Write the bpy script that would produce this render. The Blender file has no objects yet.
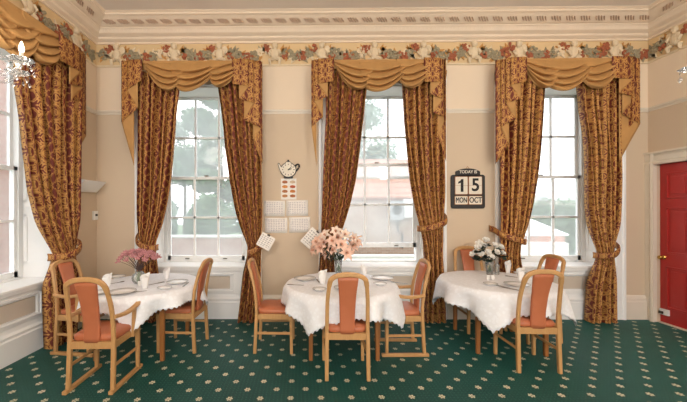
import bpy, bmesh, math, random
from mathutils import Vector, Matrix
random.seed(7)
PI = math.pi
C = bpy.context.scene.collection
scene = bpy.context.scene

# ------------------------------------------------------------------ camera
H, D, F = 1.62, 4.765, 325.0
YAW, ROLL = 0.010, 0.002
CX, CY = 310 - F*math.tan(YAW), 208.0
cam_pos = Vector((0, -D, H))
fw = Vector((-math.sin(YAW), math.cos(YAW), 0))
rt0 = Vector((math.cos(YAW), math.sin(YAW), 0)); up0 = Vector((0, 0, 1))
rt = rt0*math.cos(ROLL) - up0*math.sin(ROLL)
up = up0*math.cos(ROLL) + rt0*math.sin(ROLL)
cd = bpy.data.cameras.new('camera'); cam = bpy.data.objects.new('camera', cd); C.objects.link(cam)
m3 = Matrix((rt, up, -fw)).transposed()
cam.matrix_world = Matrix.Translation(cam_pos) @ m3.to_4x4()
cd.sensor_width = 36; cd.lens = F/687*36
cd.shift_x = (343.5-CX)/687; cd.shift_y = (CY-201)/687
cd.clip_start = .05; cd.clip_end = 300
scene.camera = cam

def ray(px, py):
    return fw + rt*((px-CX)/F) - up*((py-CY)/F)
def at(px, py, y=0.0):
    d = ray(px, py); t = (y-cam_pos.y)/d.y; return cam_pos + d*t
def atx(px, py, x):
    d = ray(px, py); t = (x-cam_pos.x)/d.x; return cam_pos + d*t
def atz(px, py, z=0.0):
    d = ray(px, py); t = (z-cam_pos.z)/d.z; return cam_pos + d*t

XL, XR = -3.15, 4.905
ZC = 4.32

# ------------------------------------------------------------------ node helpers
class NT:
    def __init__(s, name):
        s.m = bpy.data.materials.new(name); s.m.use_nodes = True
        s.t = s.m.node_tree; s.t.nodes.clear()
        s.out = s.t.nodes.new('ShaderNodeOutputMaterial')
    def n(s, ty, **kw):
        nd = s.t.nodes.new(ty)
        ins = kw.pop('i', {})
        for k, v in kw.items(): setattr(nd, k, v)
        for k, v in ins.items(): s.set(nd.inputs[k], v)
        return nd
    def set(s, sock, v):
        if isinstance(v, bpy.types.NodeSocket): s.t.links.new(v, sock)
        elif isinstance(v, bpy.types.Node): s.t.links.new(v.outputs[0], sock)
        else:
            if hasattr(sock.default_value, '__len__') and len(sock.default_value) == 4 and len(v) == 3: v = (*v, 1)
            sock.default_value = v
    def math(s, op, a, b=0.0, c=None, clamp=False):
        nd = s.t.nodes.new('ShaderNodeMath'); nd.operation = op; nd.use_clamp = clamp
        s.set(nd.inputs[0], a); s.set(nd.inputs[1], b)
        if c is not None: s.set(nd.inputs[2], c)
        return nd.outputs[0]
    def mix(s, f, a, b, mode='MIX'):
        nd = s.t.nodes.new('ShaderNodeMix'); nd.data_type = 'RGBA'; nd.blend_type = mode
        s.set(nd.inputs['Factor'], f)
        s.set(nd.inputs[6], a); s.set(nd.inputs[7], b)
        return nd.outputs[2]
    def ramp(s, f, stops, interp='LINEAR'):
        nd = s.t.nodes.new('ShaderNodeValToRGB'); s.set(nd.inputs[0], f)
        cr = nd.color_ramp; cr.interpolation = interp
        while len(cr.elements) < len(stops): cr.elements.new(.5)
        for e, (p, c) in zip(cr.elements, stops):
            e.position = p; e.color = (*c, 1) if len(c) == 3 else c
        return nd.outputs[0]
    def coord(s, kind='Object'):
        return s.n('ShaderNodeTexCoord').outputs[kind]
    def noise(s, vec, scale, detail=2, rough=.5, dist=0):
        nd = s.n('ShaderNodeTexNoise', i={'Vector': vec, 'Scale': scale, 'Detail': detail, 'Roughness': rough, 'Distortion': dist})
        return nd.outputs[0]
    def bsdf(s, col, rough=.5, metal=0, bump=None, bstr=.2, bdist=.01, **extra):
        b = s.n('ShaderNodeBsdfPrincipled')
        s.set(b.inputs['Base Color'], col); s.set(b.inputs['Roughness'], rough); s.set(b.inputs['Metallic'], metal)
        for k, v in extra.items(): s.set(b.inputs[k.replace('_', ' ')], v)
        if bump is not None:
            bp = s.n('ShaderNodeBump', i={'Height': bump, 'Strength': bstr, 'Distance': bdist})
            s.t.links.new(bp.outputs[0], b.inputs['Normal'])
        s.t.links.new(b.outputs[0], s.out.inputs[0])
        return b

def srgb(r, g, b):
    f = lambda v: (v/255/12.92) if v/255 <= .04045 else ((v/255+.055)/1.055)**2.4
    return (f(r), f(g), f(b))

def simple(name, c, rough=.5, metal=0, var=.08, scale=20, bump=0.0, **extra):
    t = NT(name); v = t.coord()
    n = t.noise(v, scale, 3)
    c2 = tuple(max(0, x*(1-var*2)) for x in c); c1 = tuple(min(1, x*(1+var)) for x in c)
    col = t.mix(n, c2, c1)
    t.bsdf(col, rough, metal, bump=n if bump else None, bstr=bump, **extra)
    return t.m

M = {}
M['ceiling'] = simple('ceiling_paint', srgb(238, 226, 214), .9, var=.02, scale=3)
M['cornice'] = simple('cornice_plaster', srgb(236, 216, 192), .8, var=.03, scale=8)
M['cornice_shade'] = simple('cornice_shade_paint', srgb(190, 160, 136), .8, var=.03, scale=8)  # darker tone stands for shadow between the cornice leaf strokes
M['white'] = simple('white_gloss_paint', srgb(244, 243, 241), .35, var=.015, scale=6)
M['whitesash'] = simple('white_sash_paint', srgb(240, 241, 240), .4, var=.015, scale=6)
M['skirt'] = simple('cream_skirting_paint', srgb(226, 214, 198), .4, var=.02, scale=6)
M['panelbeige'] = simple('beige_panel_paint', srgb(206, 192, 176), .6, var=.02, scale=6)
M['archcream'] = simple('cream_architrave_paint', srgb(226, 214, 196), .4, var=.02, scale=6)
M['red'] = simple('red_door_paint', srgb(176, 42, 38), .35, var=.04, scale=5)
M['brass'] = simple('brass', srgb(214, 170, 90), .25, 1)
M['steel'] = simple('cutlery_steel', srgb(170, 168, 166), .2, 1)
M['pull'] = simple('dark_sash_metal', srgb(90, 80, 70), .4, .7)
M['plastic'] = simple('white_plastic', srgb(236, 234, 230), .4, var=.01)
M['dark'] = simple('black_paint', srgb(34, 30, 29), .5, var=.1)
M['cardcream'] = simple('aged_cream_card', srgb(232, 222, 205), .7, var=.05, scale=25)
M['ink'] = simple('black_ink', srgb(25, 23, 23), .7)
M['rust'] = simple('rusty_edge', srgb(170, 110, 60), .8, var=.2, scale=60)
M['paper'] = simple('white_paper', srgb(236, 230, 222), .8, var=.01)
M['china'] = simple('white_china', srgb(240, 238, 236), .15, var=.01)
M['chinarim'] = simple('grey_china_rim', srgb(150, 145, 140), .25, var=.05)
M['napkin'] = simple('white_napkin_linen', srgb(240, 238, 236), .9, var=.02, scale=40)
M['goldlin'] = simple('gold_fabric', srgb(190, 142, 84), .75, var=.14, scale=7, bump=.15)
M['greenstem'] = simple('flower_stem', srgb(74, 98, 60), .6, var=.2)
M['palestem'] = simple('pale_stem', srgb(158, 168, 130), .7, var=.1)
M['darkleaf'] = simple('dark_leaf', srgb(38, 54, 44), .55, var=.25)
M['drystem'] = simple('dry_stem', srgb(96, 76, 70), .8, var=.2)
M['pinkflower'] = simple('pink_petals', srgb(212, 148, 150), .8, var=.25, scale=90)
M['lily'] = simple('peach_lily_petal', srgb(250, 204, 182), .6, var=.13, scale=25)
M['lilycream'] = simple('cream_lily_petal', srgb(246, 222, 204), .6, var=.06, scale=25)
M['stamen'] = simple('orange_stamen', srgb(196, 110, 50), .7)
M['rose'] = simple('white_rose_petal', srgb(246, 242, 234), .6, var=.03, scale=30)
M['plaster'] = simple('cream_relief', srgb(228, 208, 176), .85, var=.06, scale=30)
M['fr_red'] = simple('russet_flower', srgb(170, 98, 66), .85, var=.2, scale=60)
M['fr_blue'] = simple('slate_flower', srgb(160, 148, 120), .85, var=.15, scale=60)
M['fr_gold'] = simple('ochre_leaf', srgb(206, 150, 84), .85, var=.15, scale=60)
M['frieze'] = simple('frieze_ground', srgb(224, 194, 148), .9, var=.04, scale=5)
M['foliage'] = simple('tree_leaves', srgb(92, 122, 82), .6, var=.3, scale=1.5)
M['foliage2'] = simple('pale_leaves', srgb(118, 140, 116), .6, var=.3, scale=1.5)
M['hedge'] = simple('hedge_leaves', srgb(92, 124, 84), .6, var=.3, scale=2)
M['bark'] = simple('bark', srgb(96, 84, 70), .9, var=.2)
M['grass'] = simple('lawn', srgb(84, 104, 66), .9, var=.2, scale=3)
M['render'] = simple('pale_render', srgb(214, 204, 192), .9, var=.08, scale=3)
M['slate'] = simple('pale_slate', srgb(190, 192, 194), .7, var=.1, scale=3)
M['canvas'] = simple('white_canvas', srgb(236, 238, 238), .8, var=.02)
M['metalgrey'] = simple('grey_unit_metal', srgb(150, 150, 152), .5, .2)
M['stone'] = simple('pale_stone', srgb(216, 214, 208), .85, var=.08, scale=4)
M['wax'] = simple('cream_candle_tube', srgb(240, 232, 215), .5)

def glassy(name, haze=.0, tint=(1, 1, 1), rough=.02):
    t = NT(name)
    tr = t.n('ShaderNodeBsdfTransparent', i={'Color': tint})
    gl = t.n('ShaderNodeBsdfGlossy', i={'Roughness': rough, 'Color': (1, 1, 1)})
    fr = t.n('ShaderNodeFresnel', i={'IOR': 1.45})
    mx = t.n('ShaderNodeMixShader', i={0: fr.outputs[0], 1: tr.outputs[0], 2: gl.outputs[0]})
    last = mx
    if haze:
        tl = t.n('ShaderNodeBsdfTranslucent', i={'Color': (.95, .97, .98)})
        v = t.coord(); n = t.noise(v, 1.6, 4, .6)
        f = t.math('MULTIPLY', t.math('ADD', n, .5), haze)
        last = t.n('ShaderNodeMixShader', i={0: f, 1: mx.outputs[0], 2: tl.outputs[0]})
    t.t.links.new(last.outputs[0], t.out.inputs[0])
    return t.m
M['pane'] = glassy('glare_haze_glass', .32)  # translucent haze mixed into the panes stands for window glare
M['glass'] = glassy('clear_glass', .12, (.96, .98, .97))
M['crystal'] = glassy('cut_crystal', .05, (.92, .92, .92), .05)

def emit(name, c, s):
    t = NT(name); e = t.n('ShaderNodeEmission', i={'Color': c, 'Strength': s})
    t.t.links.new(e.outputs[0], t.out.inputs[0]); return t.m
M['bulb'] = emit('lit_candle_bulb', (1, .88, .68), 4)

def wood(name, c1, c2, rough=.4):
    t = NT(name); v = t.coord()
    mp = t.n('ShaderNodeMapping', i={'Vector': v, 'Scale': (9, 9, 1.3)})
    n = t.noise(mp.outputs[0], 4, 4, .6, 1.2)
    f = t.noise(mp.outputs[0], 26, 2)
    col = t.mix(t.math('MULTIPLY', t.math('ADD', n, t.math('MULTIPLY', f, .4)), .72), c1, c2)
    t.bsdf(col, rough, bump=f, bstr=.06)
    return t.m
M['beech'] = wood('beech_wood', srgb(210, 165, 110), srgb(170, 121, 70))
M['orangewood'] = wood('orange_table_wood', srgb(172, 112, 58), srgb(130, 80, 38))
def vinyl():
    t = NT('peach_vinyl'); v = t.coord()
    n = t.noise(v, 9, 3); f = t.n('ShaderNodeTexVoronoi', i={'Vector': v, 'Scale': 260}).outputs[0]
    t.bsdf(t.mix(n, srgb(176, 98, 62), srgb(192, 114, 78)), .42, bump=f, bstr=.12, bdist=.002)
    return t.m
M['vinyl'] = vinyl()

def wall_mat():
    t = NT('two_tone_wall_paint'); v = t.coord()
    sx = t.n('ShaderNodeSeparateXYZ', i={0: v})
    f = t.math('GREATER_THAN', sx.outputs[2], 3.03)
    n = t.noise(v, 1.2, 3)
    lo = t.mix(n, srgb(208, 186, 160), srgb(214, 193, 167))
    hi = t.mix(n, srgb(232, 211, 185), srgb(236, 216, 191))
    t.bsdf(t.mix(f, lo, hi), .85, bump=t.noise(v, 120, 2), bstr=.04)
    return t.m
M['wall'] = wall_mat()

def carpet_mat():
    t = NT('green_patterned_carpet'); v = t.coord()
    mp = t.n('ShaderNodeMapping', i={'Vector': v, 'Location': (0, 0, 0)})
    a = .0245
    sx = t.n('ShaderNodeSeparateXYZ', i={0: v})
    x0 = t.math('SUBTRACT', sx.outputs[0], 2.685); y0 = t.math('SUBTRACT', sx.outputs[1], -1.925)
    x = t.math('ADD', t.math('MULTIPLY', x0, math.cos(a)), t.math('MULTIPLY', y0, math.sin(a)))
    y = t.math('SUBTRACT', t.math('MULTIPLY', y0, math.cos(a)), t.math('MULTIPLY', x0, math.sin(a)))
    RW, CW = .1355, .2595
    row = t.math('ROUND', t.math('DIVIDE', y, RW))
    dy = t.math('SUBTRACT', y, t.math('MULTIPLY', row, RW))
    xs = t.math('SUBTRACT', x, t.math('MULTIPLY', row, CW/2))
    dx = t.math('SUBTRACT', xs, t.math('MULTIPLY', t.math('ROUND', t.math('DIVIDE', xs, CW)), CW))
    ex = dx; ey = t.math('MULTIPLY', dy, .92)
    r = t.math('SQRT', t.math('ADD', t.math('MULTIPLY', ex, ex), t.math('MULTIPLY', ey, ey)))
    th = t.math('ARCTAN2', ey, ex)
    lim = t.math('ADD', .0235, t.math('MULTIPLY', t.math('COSINE', t.math('MULTIPLY', th, 6)), .0055))
    inside = t.math('LESS_THAN', r, lim)
    ring = t.math('MULTIPLY', t.math('GREATER_THAN', r, .0085), t.math('GREATER_THAN', t.math('ABSOLUTE', t.math('SUBTRACT', r, .0155)), .0018))
    motif = t.math('MULTIPLY', inside, t.math('ADD', .30, t.math('MULTIPLY', ring, .70)))
    # tiny pin dots of the ground weave
    gx = t.math('SUBTRACT', t.math('FRACT', t.math('DIVIDE', x, .0335)), .5); gy = t.math('SUBTRACT', t.math('FRACT', t.math('DIVIDE', y, .0354)), .5)
    g = t.math('LESS_THAN', t.math('ADD', t.math('MULTIPLY', gx, gx), t.math('MULTIPLY', gy, gy)), .035)
    n = t.noise(v, 1.1, 3); fine = t.noise(v, 420, 2)
    base = t.mix(n, srgb(0, 44, 41), srgb(4, 66, 61))
    base = t.mix(t.math('MULTIPLY', g, .28), base, srgb(70, 130, 116))
    col = t.mix(motif, base, srgb(222, 206, 176))
    t.bsdf(col, .6, bump=fine, bstr=.5, bdist=.004, Sheen_Weight=.22, Sheen_Roughness=.4, Sheen_Tint=srgb(70, 200, 175))
    return t.m
M['carpet'] = carpet_mat()

def damask():
    t = NT('gold_burgundy_damask'); uv = t.coord('UV')
    sx = t.n('ShaderNodeSeparateXYZ', i={0: uv})
    col_i = t.math('FLOOR', t.math('DIVIDE', sx.outputs[0], .26))
    par = t.math('MULTIPLY', t.math('FRACT', t.math('MULTIPLY', col_i, .5)), .34)
    pu = t.math('PINGPONG', sx.outputs[0], .13)
    pv = t.math('PINGPONG', t.math('ADD', sx.outputs[1], par), .17)
    cb = t.n('ShaderNodeCombineXYZ', i={0: pu, 1: t.math('MULTIPLY', pv, .72), 2: .37})
    big = t.noise(cb.outputs[0], 13, 0, .5, 1.1)
    sm = t.noise(cb.outputs[0], 30, 0, .5, .8)
    f = t.math('ADD', t.math('MULTIPLY', big, .9), t.math('MULTIPLY', sm, .22))
    col = t.ramp(f, [(0, srgb(84, 30, 18)), (.43, srgb(108, 38, 22)), (.45, srgb(158, 104, 48)), (.515, srgb(194, 142, 74)), (.535, srgb(92, 36, 20)), (.56, srgb(104, 40, 24)), (.575, srgb(182, 126, 62)), (.66, srgb(202, 152, 86)), (.675, srgb(116, 46, 26)), (.74, srgb(100, 36, 20))])
    t.bsdf(col, .7, bump=t.noise(uv, 300, 1), bstr=.08, bdist=.003)
    return t.m
M['damask'] = damask()

def linen():
    t = NT('white_damask_linen'); v = t.coord()
    vo = t.n('ShaderNodeTexVoronoi', i={'Vector': v, 'Scale': 26}).outputs[0]
    f = t.math('GREATER_THAN', vo, .42)
    n = t.noise(v, 60, 3)
    col = t.mix(t.math('MULTIPLY', f, .5), srgb(241, 241, 244), srgb(230, 228, 230))
    t.bsdf(col, .75, bump=n, bstr=.08, bdist=.004)
    return t.m
M['linen'] = linen()

def brick(name, c1, c2, mortar, scale=1.0, axis='XZ'):
    t = NT(name); v = t.coord()
    s = t.n('ShaderNodeSeparateXYZ', i={0: v})
    a = t.math('ADD', s.outputs[0], s.outputs[1])
    cb = t.n('ShaderNodeCombineXYZ', i={0: a, 1: s.outputs[2], 2: 0.0})
    b = t.n('ShaderNodeTexBrick', i={'Vector': cb.outputs[0], 'Color1': c1, 'Color2': c2, 'Mortar': mortar, 'Scale': scale,
                                     'Mortar Size': .008, 'Brick Width': .225, 'Row Height': .075, 'Bias': 0.0})
    n = t.noise(v, 2.0, 4)
    t.bsdf(t.mix(t.math('MULTIPLY', n, .5), b.outputs[0], t.mix(.5, c2, mortar)), .9, bump=b.outputs[1], bstr=-.3)
    return t.m
M['brick'] = brick('red_brick', srgb(168, 92, 72), srgb(190, 116, 92), srgb(196, 184, 172))
M['oldbrick'] = brick('pale_old_brick', srgb(146, 112, 96), srgb(172, 142, 124), srgb(172, 160, 148))
M['rosebrick'] = brick('rose_brick', srgb(138, 84, 68), srgb(166, 118, 100), srgb(168, 156, 144))
def tiles():
    t = NT('pantile_roof'); v = t.coord()
    s = t.n('ShaderNodeSeparateXYZ', i={0: v})
    fx = t.math('FRACT', t.math('DIVIDE', s.outputs[0], .3)); fz = t.math('FRACT', t.math('DIVIDE', s.outputs[2], .26))
    d = t.math('MULTIPLY', t.math('LESS_THAN', fz, .2), 1.0)
    e = t.math('LESS_THAN', fx, .18)
    n = t.noise(v, 3, 4)
    col = t.mix(n, srgb(164, 112, 92), srgb(186, 140, 120))
    col = t.mix(t.math('MAXIMUM', t.math('MULTIPLY', d, .55), t.math('MULTIPLY', e, .4)), col, srgb(104, 70, 58))
    t.bsdf(col, .85); return t.m
M['tile'] = tiles()

def timetable_mat(name, c1, rows, cols):
    t = NT(name); uv = t.coord('UV')
    s = t.n('ShaderNodeSeparateXYZ', i={0: uv})
    u, v = s.outputs[0], s.outputs[1]
    fr = t.math('FRACT', t.math('MULTIPLY', v, rows)); fc = t.math('FRACT', t.math('MULTIPLY', u, cols))
    line = t.math('MULTIPLY', t.math('GREATER_THAN', fr, .45), t.math('GREATER_THAN', fc, .3))
    nz = t.noise(t.n('ShaderNodeVectorMath', operation='MULTIPLY', i={0: uv, 1: (60, 26, 1)}).outputs[0], 1, 1)
    line = t.math('MULTIPLY', line, t.math('GREATER_THAN', nz, .47))
    inx = t.math('MULTIPLY', t.math('LESS_THAN', t.math('ABSOLUTE', t.math('SUBTRACT', u, .5)), .42), t.math('LESS_THAN', t.math('ABSOLUTE', t.math('SUBTRACT', v, .5)), .40))
    col = t.mix(t.math('MULTIPLY', t.math('MULTIPLY', line, inx), .85), srgb(240, 234, 226), c1)
    t.bsdf(col, .8); return t.m
M['timetable'] = timetable_mat('printed_timetable_sheet', srgb(150, 136, 150), 9, 9)
M['note'] = timetable_mat('handwritten_note_sheet', srgb(110, 104, 110), 7, 5)
def bark_dirt(): pass

# ------------------------------------------------------------------ mesh builder
class MB:
    def __init__(s, fn=None):
        s.v = []; s.f = []; s.mi = []; s.uv = {}; s.fn = fn
    def add(s, vs, fs, mi=0, uvs=None):
        b = len(s.v)
        for p in vs:
            s.v.append(tuple(s.fn(*p)) if s.fn else tuple(p))
        for k, f in enumerate(fs):
            if uvs is not None: s.uv[len(s.f)] = [uvs[j] for j in f]
            s.f.append(tuple(b+j for j in f)); s.mi.append(mi)
    def box(s, lo, hi, mi=0):
        x0, y0, z0 = lo; x1, y1, z1 = hi
        s.add([(x0,y0,z0),(x1,y0,z0),(x1,y1,z0),(x0,y1,z0),(x0,y0,z1),(x1,y0,z1),(x1,y1,z1),(x0,y1,z1)],
              [(0,3,2,1),(4,5,6,7),(0,1,5,4),(1,2,6,5),(2,3,7,6),(3,0,4,7)], mi)
    def cbox(s, c, size, mi=0, rot=None):
        hx, hy, hz = [q/2 for q in size]
        vs = [Vector((a*hx, b*hy, d*hz)) for d in (-1,1) for a, b in ((-1,-1),(1,-1),(1,1),(-1,1))]
        if rot is not None: vs = [rot @ q for q in vs]
        vs = [q+Vector(c) for q in vs]
        s.add(vs, [(0,3,2,1),(4,5,6,7),(0,1,5,4),(1,2,6,5),(2,3,7,6),(3,0,4,7)], mi)
    def ring_loft(s, rings, mi=0, cap=True, closed=False):
        n = len(rings[0]); vs = [p for r in rings for p in r]; fs = []
        k = len(rings)
        for i in range(k if closed else k-1):
            i2 = (i+1) % k
            for j in range(n):
                j2 = (j+1) % n
                fs.append((i*n+j, i*n+j2, i2*n+j2, i2*n+j))
        if cap and not closed:
            fs.append(tuple(reversed(range(n)))); fs.append(tuple((k-1)*n+j for j in range(n)))
        s.add(vs, fs, mi)
    def tube(s, pts, rad, n=8, mi=0):
        pts = [Vector(p) for p in pts]
        if not hasattr(rad, '__len__'): rad = [rad]*len(pts)
        rings = []
        for i, p in enumerate(pts):
            t = (pts[min(i+1, len(pts)-1)]-pts[max(i-1, 0)])
            t = t.normalized() if t.length > 1e-9 else Vector((0,0,1))
            ref = Vector((0,0,1)) if abs(t.z) < .9 else Vector((1,0,0))
            a = t.cross(ref).normalized(); b = t.cross(a)
            rings.append([p+(a*math.cos(2*PI*j/n)+b*math.sin(2*PI*j/n))*rad[i] for j in range(n)])
        s.ring_loft(rings, mi)
    def sweep(s, pts, a, b, depth=(0,1,0), ch=.25, mi=0):
        """rectangular bar with chamfered edges; a along side, b along depth (full widths, may be lists)"""
        pts = [Vector(p) for p in pts]; dp = Vector(depth)
        n = len(pts)
        A = a if hasattr(a, '__len__') else [a]*n; B = b if hasattr(b, '__len__') else [b]*n
        rings = []
        for i, p in enumerate(pts):
            t = (pts[min(i+1, n-1)]-pts[max(i-1, 0)]).normalized()
            sd = t.cross(dp).normalized(); d2 = sd.cross(t).normalized()
            ha, hb = A[i]/2, B[i]/2; c = min(ha, hb)*ch*2*.5
            cs = [(ha-c, hb), (-ha+c, hb), (-ha, hb-c), (-ha, -hb+c), (-ha+c, -hb), (ha-c, -hb), (ha, -hb+c), (ha, hb-c)]
            rings.append([p+sd*x+d2*y for x, y in cs])
        s.ring_loft(rings, mi)
    def lathe(s, prof, c=(0,0,0), n=20, mi=0, cap=True):
        cx, cy, cz = c
        rings = [[(cx+r*math.cos(2*PI*j/n), cy+r*math.sin(2*PI*j/n), cz+z) for j in range(n)] for r, z in prof]
        s.ring_loft(rings, mi, cap)
    def ell(s, c, r, n=8, m=6, mi=0, rot=None):
        c = Vector(c); rings = []
        for i in range(m+1):
            th = PI*(i+.02)/(m+.04); rr = math.sin(th)
            ring = []
            for j in range(n):
                p = Vector((r[0]*rr*math.cos(2*PI*j/n), r[1]*rr*math.sin(2*PI*j/n), -r[2]*math.cos(th)))
                if rot is not None: p = rot @ p
                ring.append(c+p)
            rings.append(ring)
        s.ring_loft(rings, mi)
    def prism(s, poly, o0, o1, mi=0):
        """poly in (u,z), extruded between out o0 and o1; coordinates (u,o,z)"""
        n = len(poly)
        vs = [(u, o0, z) for u, z in poly]+[(u, o1, z) for u, z in poly]
        fs = [tuple(range(n)), tuple(range(2*n-1, n-1, -1))]+[(i, (i+1) % n, n+(i+1) % n, n+i) for i in range(n)]
        s.add(vs, fs, mi)
    def grid(s, fn, nu, nv, mi=0, uvfn=None, closed=False):
        vs = [fn(i/nu, j/nv) for j in range(nv+1) for i in range(nu+1)]
        fs = [(j*(nu+1)+i, j*(nu+1)+i+1, (j+1)*(nu+1)+i+1, (j+1)*(nu+1)+i) for j in range(nv) for i in range(nu)]
        uvs = [uvfn(i/nu, j/nv) for j in range(nv+1) for i in range(nu+1)] if uvfn else None
        s.add(vs, fs, mi, uvs)
    def build(s, name, mats, parent=None, smooth=False, bevel=0, solid=0, recalc=True, loc=None, autos=None):
        me = bpy.data.meshes.new(name); me.from_pydata(s.v, [], s.f)
        if not isinstance(mats, (list, tuple)): mats = [mats]
        for m in mats: me.materials.append(m)
        me.polygons.foreach_set('material_index', s.mi)
        if s.uv:
            l = me.uv_layers.new(name='UVMap')
            for p in me.polygons:
                q = s.uv.get(p.index)
                if q:
                    for k, li in enumerate(p.loop_indices): l.data[li].uv = q[k]
        if recalc:
            bm = bmesh.new(); bm.from_mesh(me); bmesh.ops.recalc_face_normals(bm, faces=bm.faces); bm.to_mesh(me); bm.free()
        if smooth: me.polygons.foreach_set('use_smooth', [True]*len(me.polygons))
        me.update()
        o = bpy.data.objects.new(name, me); C.objects.link(o)
        if parent is not None: o.parent = parent
        if loc is not None: o.location = loc
        if solid:
            md = o.modifiers.new('Solidify', 'SOLIDIFY'); md.thickness = solid; md.offset = 0
        if bevel:
            md = o.modifiers.new('Bevel', 'BEVEL'); md.width = bevel; md.segments = 2; md.limit_method = 'ANGLE'; md.angle_limit = math.radians(40)
        return o

def tag(o, label=None, cat=None, group=None, kind=None):
    if label: o['label'] = label
    if cat: o['category'] = cat
    if group: o['group'] = group
    if kind: o['kind'] = kind
    return o
def empty(name, loc=(0,0,0), rz=0, **kw):
    o = bpy.data.objects.new(name, None); C.objects.link(o); o.location = loc; o.rotation_euler = (0, 0, rz)
    o.empty_display_size = .1
    tag(o, **kw); return o
def struct(o): o['kind'] = 'structure'; return o
def copy_tree(o, parent=None):
    c = o.copy(); C.objects.link(c); c.parent = parent
    for ch in list(o.children): copy_tree(ch, c)
    return c
def lerp(a, b, t): return a+(b-a)*t
def interp(tab, x):
    """tab: sorted list of (x, a, b, ...) -> interpolated tuple (smooth)"""
    if x <= tab[0][0]: return tab[0][1:]
    for p, q in zip(tab, tab[1:]):
        if x <= q[0]:
            t = (x-p[0])/(q[0]-p[0]) if q[0] > p[0] else 0
            return tuple(lerp(a, b, t) for a, b in zip(p[1:], q[1:]))
    return tab[-1][1:]
def spline(pts, k=6):
    """Catmull-Rom through points"""
    P = [Vector(p) for p in pts]; out = []
    for i in range(len(P)-1):
        p0 = P[max(i-1, 0)]; p1 = P[i]; p2 = P[i+1]; p3 = P[min(i+2, len(P)-1)]
        for j in range(k):
            t = j/k
            out.append(.5*((2*p1)+(p2-p0)*t+(2*p0-5*p1+4*p2-p3)*t*t+(3*p1-p0-3*p2+p3)*t**3))
    out.append(P[-1]); return out

back = lambda u, o, z: (u, -o, z)
leftw = lambda u, o, z: (XL+o, u, z)
rightw = lambda u, o, z: (XR-o, u, z)

# ------------------------------------------------------------------ room shell
YF = -8.6
WT = .52
WZ0, WZ1 = .80, 3.42          # window opening heights
WH = .78                      # half opening at wall face
W_X = [at(198.5, 190).x, at(382, 190).x, at(559, 190).x]
LWY = -.86-.65                # centre of the left wall window

b = MB(); b.box((XL-.6, YF, -.12), (XR+.4, WT, 0)); struct(b.build('floor', M['carpet']))
b = MB(); b.box((XL-.6, YF, ZC), (XR+.4, WT, ZC+.15)); struct(b.build('ceiling', M['ceiling']))
b = MB(back)
edges = [XL-.6]+[e for x in W_X for e in (x-WH, x+WH)]+[XR+.4]
for i in range(0, len(edges), 2): b.box((edges[i], -WT, 0), (edges[i+1], 0, ZC))
for x in W_X:
    b.box((x-WH, -WT, 0), (x+WH, -.08, WZ0-.06)); b.box((x-WH, -WT, WZ1), (x+WH, 0, ZC))
struct(b.build('wall_back', M['wall']))
b = MB(); 
for lo, hi in (((XL-.6, YF-.3, 0), (-2.6, YF, ZC)), ((4.4, YF-.3, 0), (XR+.4, YF, ZC)), ((-2.6, YF-.3, 0), (4.4, YF, .4)), ((-2.6, YF-.3, 3.9), (4.4, YF, ZC))): b.box(lo, hi)
struct(b.build('wall_front', M['wall']))  # opening in this unseen wall is made up, sized to let in fill light
b = MB(leftw)
b.box((YF, -WT-.08, 0), (LWY-WH, 0, ZC)); b.box((LWY+WH, -WT-.08, 0), (0, 0, ZC))
b.box((LWY-WH, -WT-.08, 0), (LWY+WH, -.08, WZ0-.06)); b.box((LWY-WH, -WT-.08, WZ1), (LWY+WH, 0, ZC))
struct(b.build('wall_left', M['wall']))
DY0 = atx(656.5, 240, XR).y; DY1 = DY0-.82; DZ = 2.23
b = MB(rightw)
b.box((DY0, -.3, 0), (0, 0, ZC)); b.box((YF, -.3, 0), (DY1, 0, ZC)); b.box((DY1, -.3, DZ), (DY0, 0, ZC)); b.box((DY1, -.3, 0), (DY0, -.14, DZ))
struct(b.build('wall_right', M['wall']))

# skirting boards
def skirt(fn, spans, name):
    b = MB(fn)
    for u0, u1 in spans:
        prof = [(0, 0), (.03, 0), (.03, .25), (.022, .27), (.024, .30), (.012, .335), (0, .35)]
        b.ring_loft([[(u0, o, z) for o, z in prof], [(u1, o, z) for o, z in prof]])
    struct(b.build(name, M['skirt']))
spans = [(XL, W_X[0]-.94)]+[(W_X[i]+.94, W_X[i+1]-.94) for i in range(2)]+[(W_X[2]+.94, XR)]
skirt(back, spans, 'baseboard_back')
skirt(leftw, [(YF, LWY-.94), (LWY+.94, -.03)], 'baseboard_left')
skirt(rightw, [(YF, DY1-.16)], 'baseboard_right')

# picture rail
tn = [0]
def trim(o):
    return struct(o)
def run(fn, u0, u1, prof, mat, name, m0=0, m1=0):
    b = MB(fn)
    b.ring_loft([[(u0+m0*o, o, z) for o, z in prof], [(u1+m1*o, o, z) for o, z in prof]])
    return b
railp = [(0, 3.0), (.012, 3.0), (.016, 3.02), (.03, 3.03), (.034, 3.05), (.02, 3.06), (0, 3.065)]
segs = [(XL, W_X[0]-.94)]+[(W_X[i]+.94, W_X[i+1]-.94) for i in range(2)]+[(W_X[2]+.94, XR)]
b = MB(back)
for u0, u1 in segs: b.ring_loft([[(u0, o, z) for o, z in railp], [(u1, o, z) for o, z in railp]])
struct(b.build('trim_1', M['archcream']))
b = MB(leftw)
for u0, u1 in [(YF, LWY-.94), (LWY+.94, -.03)]: b.ring_loft([[(u0, o, z) for o, z in railp], [(u1, o, z) for o, z in railp]])
struct(b.build('trim_2', M['archcream']))
struct(run(rightw, YF, -.03, railp, None, '').build('trim_3', M['archcream']))

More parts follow.
